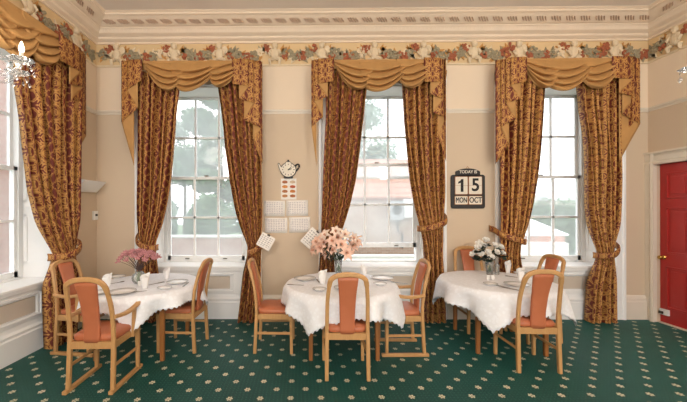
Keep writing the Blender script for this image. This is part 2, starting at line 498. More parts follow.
# cornice
cprof = [(0, 4.03), (.03, 4.03), (.03, 4.055), (.06, 4.07), (.075, 4.08), (.08, 4.105), (.11, 4.12), (.12, 4.125), (.135, 4.135),
         (.155, 4.18), (.165, 4.185), (.17, 4.20), (.20, 4.205), (.30, 4.262), (.31, 4.27), (.34, 4.28), (.34, 4.30), (.37, 4.315), (.37, ZC), (0, ZC)]
def cornice(fn, u0, u1, m0, m1, name):
    b = MB(fn)
    b.ring_loft([[(u0+m0*o, o, z) for o, z in cprof], [(u1+m1*o, o, z) for o, z in cprof]])
    # egg band
    u = u0+m0*.15+.03
    while u < u1+m1*.15:
        b.add([(u-.02, .137, 4.14), (u+.02, .137, 4.14), (u+.02, .155, 4.176), (u-.02, .155, 4.176), (u, .137, 4.165)],
              [(0, 1, 4), (1, 2, 4), (2, 3, 4), (3, 0, 4)])
        u += .055
    # leaf band: groups of slanted strokes, relief shadow painted in as darker colour
    u = u0+m0*.25+.10; k = 0
    while u < u1+m1*.25-.05:
        for j in range(4):
            du = (j-1.5)*.036; ln = .5-.09*abs(j-1.5)
            for sgn in (1,):
                t0, t1 = .5-ln*.62, .5+ln*.62
                pa = lambda t, d, up: (u+du+(t-.5)*-.085+d, lerp(.205, .297, t)-.5*up, lerp(4.207, 4.261, t)-.86*up)
                w = .009
                vs = [pa(t0, -w, 0), pa(t0, w, 0), pa(t1, w, 0), pa(t1, -w, 0), pa(t0, -w*.5, -.016), pa(t0, w*.5, -.016), pa(t1, w*.5, -.016), pa(t1, -w*.5, -.016)]
                vs = [(x, o+ (.0 if i < 4 else .0), z-(0 if i < 4 else .03)) for i, (x, o, z) in enumerate(vs)]
                b.add(vs, [(4,5,6,7),(0,1,5,4),(1,2,6,5),(2,3,7,6),(3,0,4,7)], 1)
        u += .20; k += 1
    return struct(b.build(name, [M['cornice'], M['cornice_shade']]))
cornice(back, XL, XR, 1, -1, 'trim_4')
cornice(leftw, YF, 0, 0, -1, 'trim_5')
cornice(rightw, YF, 0, 0, -1, 'trim_6')

# frieze border with garlands and seated putti in relief
def frieze(fn, u0, u1, cher, name, seed):
    rnd = random.Random(seed)
    b = MB(fn)
    b.box((u0, 0, 3.72), (u1, .010, 4.04), 0)
    b.box((u0, 0, 3.70), (u1, .022, 3.725), 1)
    def ball(u, z, r, mi, o=.012, fl=.6, n=7, m=4):
        b.ell((u, o+r*fl*.4, z), (r, r*fl, r), n, m, mi)
    def putto(u, flip):
        f = flip
        b.ell((u, .03, 3.87), (.062, .03, .085), 9, 6, 1)           # trunk
        b.ell((u+.005*f, .04, 3.985), (.042, .035, .045), 9, 6, 1)   # head
        b.ell((u-.005*f, .03, 4.02), (.042, .03, .022), 8, 4, 1)     # hair
        for s in (-1, 1):
            b.tube([(u+s*.05, .035, 3.92), (u+s*.085, .045, 3.875), (u+s*.06, .05, 3.83)], [.024, .021, .016], 6, 1)
            b.tube([(u+s*.03, .035, 3.80), (u+s*.075, .05, 3.775), (u+s*.07, .04, 3.715)], [.034, .028, .018], 6, 1)
        b.ell((u-.075*f, .022, 3.93), (.05, .012, .06), 7, 4, 1)     # wing
    def cluster(u, z, mi, n, r):
        for _ in range(n):
            a = rnd.random()*2*PI; d = r*math.sqrt(rnd.random())
            ball(u+d*math.cos(a), z+d*math.sin(a)*.9, rnd.uniform(.016, .026), mi, .015+rnd.random()*.01)
    def leaf(u, z, a, L, mi):
        c, s = math.cos(a), math.sin(a)
        pts = [(0, 0), (L*.4, L*.22), (L, 0), (L*.4, -L*.22)]
        b.prism([(u+x*c-y*s, z+x*s+y*c) for x, y in pts], .011, .024, mi)
    for k, c in enumerate(cher):
        putto(c, 1 if k % 2 else -1)
        cluster(c-.12, 3.95, 2, 16, .06)
        for j in range(3): leaf(c-.15, 3.90, 2.0+.6*j, .12, 4)
        for j in range(3): leaf(c+.09, 3.90, .2+.5*j, .12, 4)
        cluster(c+.15, 3.84, 2, 10, .045)
    allc = sorted(cher)
    for a, c in zip([allc[0]-.73]+allc, allc+[allc[-1]+.73]):
        gap = c-a
        n = max(3, int((gap-.26)/.10))
        for j in range(n):
            t = (j+.5)/n; u = a+.14+(gap-.28)*t; z = 3.825+.09*(2*t-1)**2
            if u < u0+.05 or u > u1-.05: continue
            mi = [3, 3, 2, 3, 1][j % 5] if j % 4 != 2 else 2
            cluster(u, z, mi, 20, .075)
            for q in range(5):
                leaf(u, z, rnd.random()*2*PI, .125, rnd.choice([1, 3, 4, 3]))
    return struct(b.build(name, [M['frieze'], M['plaster'], M['fr_red'], M['fr_blue'], M['fr_gold']], smooth=False))
ch_px = [118, 175, 220, 275, 322, 374, 423, 473, 518, 572, 613]
frieze(back, XL, XR, [at(p, 50).x for p in ch_px], 'trim_7', 1)
frieze(leftw, YF, -.012, [atx(74, 35, XL).y, atx(30, 5, XL).y-.05, -2.5], 'trim_8', 2)
frieze(rightw, YF, -.012, [atx(677, 35, XR).y, -1.2, -1.95], 'trim_9', 3)

# ------------------------------------------------------------------ windows
def window(name, mk, raise_by=0.0, depth=.36):
    """mk maps (u, o, z): u along the wall from the window centre, o into the room"""
    w = empty(name); w['kind'] = 'structure'
    sw = .64                                     # half width at the sash plane
    # architrave on the wall face
    b = MB(mk)
    for s in (-1, 1):
        prof = [(.78, 0), (.78, .02), (.80, .035), (.87, .035), (.89, .05), (.92, .05), (.93, .03), (.93, 0)]
        b.ring_loft([[(s*u, o, 0) for u, o in prof], [(s*u, o, 3.58) for u, o in prof]])
    b.box((-.93, 0, WZ1), (.93, .04, 3.58))
    b.build('architrave', M['white'], w)
    # splayed shutter linings
    b = MB(mk)
    for s in (-1, 1):
        def q(t, off): return (s*(lerp(WH, sw+.02, t)-off), -lerp(0, depth+.02, t))
        pl = [q(0, 0), q(1, 0), (s*WH, -depth-.02)]
        b.ring_loft([[(u, o, WZ0-.05) for u, o in pl], [(u, o, WZ1) for u, o in pl]])
        for z0, z1 in ((.95, 1.55), (1.70, 2.55), (2.70, 3.3)):
            # raised panel mouldings on each shutter
            for (t0, t1, za, zb) in ((.12, .2, z0, z1), (.8, .88, z0, z1), (.12, .88, z0, z0+.03), (.12, .88, z1-.03, z1)):
                A, B = q(t0, 0), q(t1, 0); A2, B2 = q(t0, .012), q(t1, .012)
                b.ring_loft([[(A[0], A[1], za), (B[0], B[1], za), (B2[0], B2[1], za), (A2[0], A2[1], za)],
                             [(A[0], A[1], zb), (B[0], B[1], zb), (B2[0], B2[1], zb), (A2[0], A2[1], zb)]])
    b.box((-WH, -depth-.02, WZ1-.03), (WH, .0, WZ1))
    b.build('shutter_lining', M['white'], w)
    # sill and apron
    b = MB(mk); b.box((-.80, -depth-.06, WZ0-.06), (.80, .05, WZ0-.025)); b.box((-.79, -.02, WZ0-.10), (.79, .03, WZ0-.06))
    b.build('sill_board', M['white'], w, bevel=.006)
    b = MB(mk)
    b.box((-WH, -.08, .30), (WH, -.03, WZ0-.06))
    for (u0, u1, z0, z1) in ((-.78, .78, .63, .70), (-.78, .78, .36, .42), (-.78, -.47, .42, .63), (.47, .78, .42, .63)):
        b.box((u0, -.03, z0), (u1, 0, z1))
    for (u0, u1, z0, z1) in ((-.52, .52, .645, .66), (-.52, .52, .395, .41), (-.52, -.505, .395, .66), (.505, .52, .395, .66)):
        b.box((u0, 0, z0), (u1, .014, z1))
    b.box((-.78, -.03, .70), (.78, .006, .74))
    pf = [(-.08, 0), (.03, 0), (.03, .24), (.018, .255), (.022, .285), (0, .31), (-.02, .36), (-.08, .36)]
    b.ring_loft([[(-.79, o, z) for o, z in pf], [(.79, o, z) for o, z in pf]])
    b.build('apron', M['white'], w)
    b = MB(mk); b.box((-.455, -.03, .435), (.455, -.014, .615)); b.build('apron_panel', M['panelbeige'], w)
    # frame (box) at the sash plane
    b = MB(mk)
    zb, zt = WZ0, 3.405
    for s in (-1, 1): b.box((min(s*(sw-.03), s*(sw+.05)), -depth-.10, zb-.03), (max(s*(sw-.03), s*(sw+.05)), -depth+.015, zt+.03))
    b.box((-sw, -depth-.10, zt-.01), (sw, -depth+.015, zt+.05)); b.box((-sw, -depth-.12, zb-.05), (sw, -depth+.03, zb))
    b.build('sash_frame', M['whitesash'], w)
    zm = 2.10
    def sash(nm, z0, z1, o, bot, top):
        W = sw-.03; st = .045
        b = MB(mk)
        b.box((-W, o-.035, z0), (-W+st, o, z1)); b.box((W-st, o-.035, z0), (W, o, z1))
        b.box((-W, o-.035, z0), (W, o, z0+bot)); b.box((-W, o-.035, z1-top), (W, o, z1))
        gz = (z0+bot+z1-top)/2
        b.box((-W+st, o-.03, gz-.016), (W-st, o-.002, gz+.016))
        for k in (-1, 1):
            u = k*(2*(W-st)/6); b.box((u-.016, o-.03, z0+bot), (u+.016, o-.002, z1-top))
        ob = b.build(nm, M['whitesash'], w)
        g = MB(mk); g.add([(-W+st, o-.018, z0+bot), (W-st, o-.018, z0+bot), (W-st, o-.018, z1-top), (-W+st, o-.018, z1-top)], [(0, 1, 2, 3)]); g.build('glazing', M['pane'], ob, recalc=False)
        return ob
    sash('upper_sash', zm-.02, zt, -depth-.05, .045, .05)
    ls = sash('lower_sash', zb+raise_by, zm+.02+raise_by, -depth, .07, .045)
    b = MB(mk)
    for s in (-1, 1):
        b.box((s*.3-.03, -depth, zb+raise_by+.02), (s*.3+.03, -depth+.022, zb+raise_by+.032))
    b.box((-.03, -depth-.03, zm+.02+raise_by), (.03, -depth, zm+.04+raise_by))
    b.build('sash_catch', M['pull'], ls)
    return w
SASH_DX = [at(207, 190, .4).x, at(376, 190, .4).x, at(542, 190, .4).x]
for i, x in enumerate(W_X):
    window('window_%d' % (i+1), lambda u, o, z, x=x: (x+u, -o, z), .2 if i == 1 else 0)
window('window_4', lambda u, o, z: (XL+o, LWY+u, z))

# ------------------------------------------------------------------ door
d = empty('door_1', (0, 0, 0)); d['kind'] = 'structure'
b = MB(rightw)
prof = [(0, 0), (0, .05), (.03, .06), (.05, .045), (.10, .05), (.12, .03), (.135, .03), (.14, 0)]
b.ring_loft([[(DY0-.005+.0+u*1.15, o, .0) for u, o in prof], [(DY0-.005+u*1.15, o, DZ+.15) for u, o in prof]])
b.ring_loft([[(DY1-u*1.15, o, .0) for u, o in prof], [(DY1-u*1.15, o, DZ+.15) for u, o in prof]])
prof2 = [(o, DZ-.005+u*1.15) for u, o in prof]
b.ring_loft([[(DY1-.161, o, z) for o, z in prof2], [(DY0+.156, o, z) for o, z in prof2]])
b.box((DY1-.17, 0, DZ+.148), (DY0+.165, .07, DZ+.175))
b.build('door_architrave', M['archcream'], d)
b = MB(rightw)
b.box((DY1+.005, -.13, .01), (DY0-.005, -.045, DZ-.005))
lf = b.build('door_leaf', M['red'], d, bevel=.003)
b = MB(rightw)
wD = DY0-DY1; 
for (c0, c1) in ((DY0-.09, DY0-.38), (DY0-.44, DY0-.73)):
    for z0, z1 in ((.22, .80), (.98, 1.62), (1.74, 2.10)):
        # moulding frame round each panel and raised field
        for (a0, a1, q0, q1) in ((c0-.025, c0, z0, z1), (c1, c1+.025, z0, z1), (c1, c0, z0, z0+.025), (c1, c0, z1-.025, z1)):
            b.box((a0, -.047, q0), (a1, -.03, q1))
        b.box((c1+.06, -.047, z0+.06), (c0-.06, -.038, z1-.06))
b.build('door_panel', M['red'], lf, bevel=.004)
b = MB()
kz = .92; ky = DY0-.055; kx = XR+.045
def xl(prof, cx, cy, cz, mb, n=14, mi=0):
    rings = [[(cx-o, cy+r*math.cos(2*PI*j/n), cz+r*math.sin(2*PI*j/n)) for j in range(n)] for r, o in prof]
    mb.ring_loft(rings, mi)
xl([(.03, 0), (.03, .006), (.012, .01), (.011, .03), (.024, .04), (.03, .055), (.024, .07), (.008, .076)], kx, ky, kz, b)
b.build('door_knob', M['brass'], lf, smooth=True)
b = MB(rightw); b.box((DY0-.13, -.046, .12), (DY0-.012, -.018, .20), 0); b.cbox((DY0-.045, -.012, .15), (.05, .02, .035), 1)
b.build('door_holder', [M['plastic'], M['pull']], lf, bevel=.004)
b = MB(rightw); b.box((DY1, -.14, 0), (DY0, 0.0, .012)); b.build('threshold_strip', M['archcream'], d)

# ------------------------------------------------------------------ curtains
def curtain(name, mk, rows, n, amp, outz, tie_i, sgn, label, group='damask curtains'):
    """rows: list of (z, uL, uR) from top to bottom; sgn: side of the outer (wall hook) edge"""
    root = empty(name, Vector(mk((rows[-1][1]+rows[-1][2])/2, .15, 0)), label=label, cat='curtain', group=group)
    base = root.location
    fn = lambda u, o, z: tuple(Vector(mk(u, o, z))-base)
    tab = sorted([(-z, a, c) for z, a, c in rows])
    ztie = rows[tie_i][0]; z0, z1 = rows[0][0], rows[-1][0]
    wtop = (rows[0][2]-rows[0][1])*1.45
    rnd = random.Random(hash(name+label) % 1000 if False else len(label)*7+int(abs(rows[0][1])*100))
    ph = rnd.random()*6
    def pt(s, t):
        z = lerp(z0, z1, t)
        a, c = interp(tab, -z)
        k = min(1, abs(z-ztie)/.45); k = k*k*(3-2*k)
        A = amp*(.38+.62*k)
        w = c-a
        x = 2*PI*n*s+ph
        ss = s+.16/n*math.sin(2*x)*.5
        o = outz+A*(2.0*abs(math.sin(x/2))**.48-1.3)+.16*A*math.sin(.77*x+z*1.1)
        # bundle bulges forward round the tie
        o += (1-k)*.06*math.sin(PI*s)
        return (a+w*ss+.012*math.sin(x*.5+z*2.0)*k, o, z)
    b = MB(fn)
    b.grid(pt, n*14, 46, 0, lambda s, t: (s*wtop, (1-t)*(z0-z1)))
    b.build('curtain_cloth', M['damask'], root, smooth=True, recalc=False)
    # tieback band from the inner edge round the front and up to the hook
    a, c = rows[tie_i][1], rows[tie_i][2]
    ui, uo = (c, a) if sgn < 0 else (a, c)
    pts = [(ui-sgn*.005, outz-.06, ztie-.05), (ui-sgn*-.0, outz+.04, ztie-.05), (lerp(ui, uo, .3), outz+.135, ztie-.035), (lerp(ui, uo, .7), outz+.135, ztie+.01),
           (uo+sgn*.02, outz+.07, ztie+.06), (uo+sgn*.05, outz-.04, ztie+.11), (uo+sgn*.06, .02, ztie+.13)]
    sp = spline(pts, 5)
    rings_t = []
    b = MB(fn)
    vs = []; fs = []; uvs = []
    m = len(sp)
    for i, p in enumerate(sp):
        hw = .042
        for dz in (-1, -.35, .35, 1):
            vs.append((p.x, p.y+.012*(1-abs(dz)), p.z+dz*hw)); uvs.append((i*.03, dz*.05))
    for i in range(m-1):
        for j in range(3): fs.append((i*4+j, i*4+j+1, (i+1)*4+j+1, (i+1)*4+j))
    b.add(vs, fs, 0, uvs)
    b.build('tieback', M['damask'], root, smooth=True, solid=.012, recalc=False)
    return root
YC = -.17
def crows(px):
    out = []
    for py, l, r in px:
        p, q = at(l, py, YC), at(r, py, YC); out.append(((p.z+q.z)/2, p.x, q.x))
    out[-1] = (.012, out[-1][1], out[-1][2])
    return out
specs = [
 ([(72,138,182),(90,138,181),(120,138,178),(150,138,175),(180,138,172),(205,138,168),(225,138.5,163),(238,139,158),(244,140,156),(255,139,157),(275,137,160),(318,136,162)], 8, -1, 'damask curtain left of the window behind the round table with the pink dried flowers'),
 ([(72,217,263),(90,218,262.5),(120,222,262),(150,225,262),(180,230,262),(210,236,262),(230,242,261.5),(244,247,261.5),(249,248,261.5),(256,247,261),(275,243,261),(300,240,260.5),(319,237,260)], 8, 1, 'damask curtain tied back just left of the teapot clock and timetable sheets'),
 ([(72,325,369),(90,325,367),(120,325,363.5),(150,324,359.5),(180,323.5,355),(205,323,349),(225,322,343),(243,321,337),(250,320.5,334),(256,320,334),(275,318,335),(318,316,338)], 8, -1, 'damask curtain behind the peach lilies, right of the teapot clock'),
 ([(72,401,446),(90,402,444.5),(120,403,444),(150,405.5,443.5),(180,409,443.5),(205,414,443),(225,419,443),(240,423,442),(248,424.5,441),(256,425.5,441),(285,426,443.5),(322,425,446)], 6, 1, 'damask curtain just left of the black date board, falling to the floor behind an armchair'),
 ([(72,499,547),(90,499,544),(120,499.5,542),(150,500,539.5),(180,500,536),(205,500,532),(225,500,528),(238,499.5,524),(246,500,521),(255,500,520),(270,500,522),(318,500,527)], 7, -1, 'damask curtain just right of the black date board, behind the white roses'),
 ([(72,578,620),(85,578,619),(110,580,618.5),(130,583,618),(150,585,618),(180,586,618),(205,587,617),(225,590,616),(240,593.5,614),(252,597,613),(260,596.5,613),(285,591,614),(319,588,615.5)], 9, 1, 'damask curtain nearest the red door, falling to the carpet'),
]
for i, (r, ti, sg, lab) in enumerate(specs):
    curtain('damask_curtain', back, crows(r), 7, .075, -YC, ti, sg, lab)
# the left wall's right hand curtain
lr = []
for px, py, pr in ((15, 14, 80), (15, 50, 80), (15, 82, 79), (20, 116, 78), (24, 150, 77), (30, 190, 76), (40, 225, 75.5), (49, 246, 74.5), (53, 253, 74), (52, 262, 74), (48, 285, 75)):
    p = atx(px, py, XL+.18); q = atx(pr, 200, XL+.18); lr.append((p.z, p.y, q.y))
lr.append((.012, lr[-1][1]+.02, lr[-1][2]))
curtain('damask_curtain', leftw, lr, 7, .078, .18, 8, 1, 'damask curtain on the left hand wall beside the candle chandelier')

# ------------------------------------------------------------------ valances: swags and tails
def swag(mk, root, u0, u1, zt, depth, skew, o0, nfold, seed, dl, dr):
    b = MB(mk)
    amp = 1-.5*(dl+dr)
    def pt(s, t):
        cat = (4*s*(1-s))**.85
        drop = depth*(t**.9)*(dl*(1-s)**1.3+dr*s**1.3)
        lift = depth*(t**.9)*cat*amp
        e = .08*t
        u = lerp(u0, u1, lerp(e, 1-e, s)) + skew*lift
        fr = (t**1.25*nfold+.34*math.sin(s*3.3+seed*1.7)+.3) % 1.0
        g = math.sin(PI/2*fr/.70) if fr < .70 else math.cos(PI/2*(fr-.70)/.30)
        env = .35+.65*math.sin(PI*s)
        o = o0+.02*math.sin(PI*s)+.05*t*math.sin(PI*s)+.085*(g-.6)*env*(.35+.65*min(1, t*2.5))
        z = zt-lift-drop-.02*t-.030*g*cat
        if t > .95: o -= (t-.95)*.8
        return (u, o, z)
    b.grid(pt, 36, 96)
    return b.build('swag', M['goldlin'], root, smooth=True, solid=.006, recalc=False)
TSTEP = .014
def tail(mk, root, path, zt, o0, dirn):
    """path: list of (u, zbottom) starting at the inner edge; segments alternate face and lining"""
    b = MB(mk); ulen = 0
    n = len(path)
    for k in range(n-1):
        (ua, za), (ub, zb) = path[k], path[k+1]
        # each pair of segments steps back towards the wall
        oa = o0-TSTEP*k; ob = o0-TSTEP*(k+1)
        lining = k % 2 == 1
        L = abs(ub-ua)
        def pt(s, t, ua=ua, ub=ub, za=za, zb=zb, oa=oa, ob=ob, k=k):
            zz = lerp(za, zb, s)
            bulge = .007*math.sin(PI*s)*(1 if k % 2 == 0 else -.3)
            return (lerp(ua, ub, s), lerp(oa, ob, s)+bulge*(.4+.6*t), lerp(zt, zz, t))
        b.grid(pt, 6, 16, 1 if lining else 0, lambda s, t, u=ulen, za=za, zb=zb, L=L: (u+s*L*1.1, (1-t)*(zt-lerp(za, zb, s))))
        ulen += L*1.1
    return b.build('tail', [M['damask'], M['goldlin']], root, smooth=True, solid=.005, recalc=False)
YP = -.31
def valance(mk, zt, u0, u1, swags, tails, label, conv, op):
    root = empty('swag_valance', Vector(mk((u0+u1)/2, .15, zt)), label=label, cat='valance', group='gold swag valances')
    base = root.location.copy()
    fn = lambda u, o, z: tuple(Vector(mk(u, o, z))-base)
    b = MB(fn); b.box((u0+.2, .0, zt-.035), (u1-.2, op-.04, zt-.005)); b.build('pelmet_board', M['goldlin'], root)
    for k, (a, c, py, sk, dz) in enumerate(swags):
        dl, dr = ((.05, .10), (.80, .0), (.60, .35))[k]
        ua, _ = conv(a, 58); uc, _ = conv(c, 58); um, zb = conv((a+c)/2, py)
        swag(fn, root, ua, uc, zt, zt-zb-.02, sk, op-.07+dz, 3.7, k+1, dl, dr)
    # plain heading cloth behind the swags
    b = MB(fn); ua, _ = conv(swags[0][0], 58); uc, _ = conv(swags[-1][1], 58)
    b.grid(lambda s, t: (lerp(ua, uc, s), op-.075+.01*math.sin(s*40), zt-t*.12), 40, 4)
    b.build('heading', M['goldlin'], root, smooth=True, solid=.004, recalc=False)
    for path, dr in tails:
        tail(fn, root, [conv(*p, off=-TSTEP*k) for k, p in enumerate(path)], zt, op, dr)
    for u, s in ((u0, 1), (u1, -1)):
        pass
    return root
def bconv(px, py, off=0.0):
    p = at(px, py, YP-off); return (p.x, p.z)
ztop = at(383, 57.7, YP).z
def ret(root, mk, u, zt, zb, op):
    base = root.location.copy()
    b = MB(lambda a, o, z: tuple(Vector(mk(a, o, z))-base))
    b.grid(lambda s, t: (u+.006*math.sin(s*9), lerp(.01, op-.01, s), lerp(zt, zb-.25*(1-s), t)), 10, 8, 0, lambda s, t: (s*op, t*(zb-zt)))
    b.build('return_side', M['damask'], root, smooth=True, solid=.004, recalc=False)
v1 = valance(back, ztop, bconv(121, 58)[0], bconv(262, 58)[0],
    [(139, 190, 89, .04, 0), (168, 226, 89, -.02, .02), (206, 240, 88, -.10, .035)],
    [([(142,80),(127,90),(138,108),(121.5,122),(134,166)], -1), ([(232,84),(249,86),(239,99),(254,103),(244,120),(261,128),(253,140),(262.5,164)], 1)],
    'swag valance over the window behind the table with pink dried flowers', bconv, -YP)
ret(v1, back, bconv(121.3, 58)[0], ztop, bconv(121, 120)[1], -YP)
v2 = valance(back, ztop, bconv(311, 58)[0], bconv(446, 58)[0],
    [(331, 382, 88, .04, 0), (359, 418, 89, -.02, .02), (397, 434, 89, -.08, .035)],
    [([(334,81),(318,84),(328,97),(314,101),(323,117),(311.5,127),(316.5,166)], -1), ([(424,82),(441,82),(430,94),(443,99),(433,113),(445.5,118),(438,136),(446,161)], 1)],
    'swag valance over the middle window above the peach lilies', bconv, -YP)
ret(v2, back, bconv(446, 58)[0], ztop, bconv(446, 120)[1], -YP)
v3 = valance(back, ztop, bconv(495.5, 58)[0], bconv(634, 58)[0],
    [(523, 569, 86, .04, 0), (547, 602, 88, -.02, .02), (582, 622, 90, -.06, .035)],
    [([(527,81),(511,85),(521,99),(506,103),(516,119),(501,127),(509,144),(495.5,164)], -1), ([(612,78),(633,79),(619,93),(636,97),(622,114),(640,124),(619,162)], 1)],
    'swag valance over the window nearest the red door', bconv, -YP)
ret(v3, back, bconv(634, 58)[0], ztop, bconv(640, 122)[1], -YP)
XP = XL+.30
def lconv(px, py, off=0.0):
    p = atx(px, py, XP+off); return (p.y, p.z)
zl = 3.62
v4 = valance(leftw, zl, -2.5, lconv(83, 50)[0],
    [(-22, 28, 45, .03, 0), (2, 48, 58, -.03, .02), (26, 66, 67, -.06, .035)],
    [([(59,60),(81,72),(69,84),(83.5,87),(71,100),(85,102),(72,115),(86,136),(73,159)], 1)],
    'swag valance high on the left hand wall behind the candle chandelier', lconv, .30)

# ------------------------------------------------------------------ chairs
def chair_proto(arm):
    root = empty('armchair' if arm else 'dining_chair')
    zf = .032 if arm else 0.0
    yb = -.195
    hw = .192
    postp = [(.45, yb-.0, hw), (.60, yb-.008, hw-.001), (.75, yb-.03, hw-.004), (.88, yb-.062, hw-.016), (.932, yb-.078, hw-.024)]
    pts = [(-x, y, z) for z, y, x in postp]
    pts = [Vector(p) for p in pts]
    arch = []
    ya = yb-.088
    for k in range(1, 12):
        a = PI-PI*k/12
        x = (hw-.026)*math.copysign(abs(math.cos(a))**.85, math.cos(a))
        arch.append(Vector((x*1.0, ya-.010*math.sin(a), (.938+.072*math.sin(a)))))
    hoop = spline(pts, 3)+arch+[Vector((-p.x, p.y, p.z)) for p in reversed(spline(pts, 3))]
    b = MB(); n = len(hoop)
    wid = [.036 if i < 10 or i > n-11 else .044 for i in range(n)]
    b.sweep(hoop, wid, .030, depth=(0, 1, 0), ch=.35)
    b.build('back_frame', M['beech'], root, smooth=False, bevel=.003)
    # splat
    b = MB()
    def sp(a, t):
        z = lerp(.43, .985, t)
        zz = z
        tab = [(.40, yb), (.60, yb-.006), (.75, yb-.03), (.88, yb-.062), (.955, yb-.083), (1.03, yb-.10)]
        y = interp(tab, z)[0]+.004
        w = interp([(.43, .070), (.6, .072), (.8, .080), (.93, .093), (1.01, .097)], z)[0]
        th = .017
        c, s = math.cos(2*PI*a), math.sin(2*PI*a)
        cx = math.copysign(abs(c)**.35, c); sy = math.copysign(abs(s)**.6, s)
        return Vector((w*cx, y+th*sy, z))
    rings = [[sp(j/20, i/14) for j in range(20)] for i in range(15)]
    b.ring_loft(rings); b.build('backrest', M['vinyl'], root, smooth=True)
    # seat cushion
    b = MB()
    m = 28; rings = []
    for k, (sc, z) in enumerate(((.90, .436), (.985, .442), (1.0, .458), (.995, .474), (.965, .487), (.88, .496), (.6, .501), (.25, .503))):
        ring = []
        for j in range(m):
            a = 2*PI*j/m; c, s = math.cos(a), math.sin(a)
            x = math.copysign(abs(c)**.32, c); y = math.copysign(abs(s)**.32, s)
            ww = .212-.012*(1-y)/2
            ring.append((ww*x*sc, .015+.205*y*sc, z))
        rings.append(ring)
    b.ring_loft(rings); b.build('seat', M['vinyl'], root, smooth=True)
    # seat rails
    b = MB()
    for s in (-1, 1):
        b.sweep([(s*.192, yb+.01, .408), (s*.200, .20, .408)], .022, .062, depth=(0, 0, 1))
    b.box((-.19, yb-.012, .377), (.19, yb+.012, .439)); b.box((-.2, .188, .377), (.2, .212, .439))
    b.build('seat_frame', M['beech'], root)
    # legs
    for s in (-1, 1):
        b = MB(); b.sweep([(s*.196, yb-.02, zf), (s*.194, yb-.008, .25), (s*hw, yb, .455)], [.034, .036, .036], [.034, .036, .032], depth=(0, 1, 0))
        b.build('leg', M['beech'], root)
        b = MB(); b.sweep([(s*.206, .195, zf), (s*.203, .195, .44)], [.031, .040], [.031, .040], depth=(0, 1, 0))
        b.build('leg', M['beech'], root)
        b = MB(); b.sweep([(s*.196, yb, .225), (s*.204, .185, .225)], .016, .026, depth=(0, 0, 1)); b.build('stretcher', M['beech'], root)
        if arm:
            b = MB(); b.sweep([(s*.200, yb-.065, .016), (s*.208, .25, .016)], .040, .032, depth=(0, 0, 1)); b.build('runner', M['beech'], root)
            b = MB()
            ap = spline([(s*.212, yb-.022, .665), (s*.226, -.10, .652), (s*.236, .0, .655), (s*.238, .10, .672), (s*.232, .175, .686), (s*.226, .20, .688)], 4)
            b.sweep(ap, [.030+.018*min(1, i/8) for i in range(len(ap))], .032, depth=(0, 0, 1), ch=.4); b.build('arm', M['beech'], root)
            b = MB(); b.sweep([(s*.222, .075, .38), (s*.230, .085, .665)], .026, .040, depth=(0, 1, 0)); b.build('arm_support', M['beech'], root)
    return root
PC = chair_proto(False); PA = chair_proto(True)
used = set()
def put(proto, px, dep, ang, label, group, sc=1.0):
    o = proto if proto.name not in used else copy_tree(proto)
    used.add(o.name)
    o.location = (px, dep-D, 0); o.rotation_euler = (0, 0, math.radians(ang-90)); o.scale = (1, 1, sc)
    tag(o, label, 'chair', group)
    return o
G1, G2, G3 = 'chairs around the dining tables', 'chairs around the dining tables', 'chairs around the dining tables'
put(PA, -1.94, 3.06, 91, 'beech armchair seen from behind, nearest the camera at the table with pink dried flowers', G1)
put(PA, -2.60, 3.76, -6, 'beech armchair beside the left hand wall, half hidden behind another armchair', G1)
put(PC, -1.50, 3.83, 177, 'beech side chair turned sideways at the right of the table with pink dried flowers', G1)
put(PC, -.405, 3.82, 0, 'beech side chair left of the middle table, facing the peach lilies', G2)
put(PC, .35, 3.27, 90, 'beech chair seen straight from behind at the front of the middle table', G2)
put(PA, 1.03, 3.76, 180, 'beech armchair at the right of the middle table, facing left', G2)
put(PC, 2.24, 4.39, -90, 'beech chair against the back wall, behind the white roses', G3, 1.04)
put(PC, 2.25, 3.42, 88, 'beech chair seen from behind at the front of the table with white roses', G3)
put(PC, 2.77, 4.10, 183, 'beech chair on the window side of the rose table, half hidden behind the nearer chair', G3)

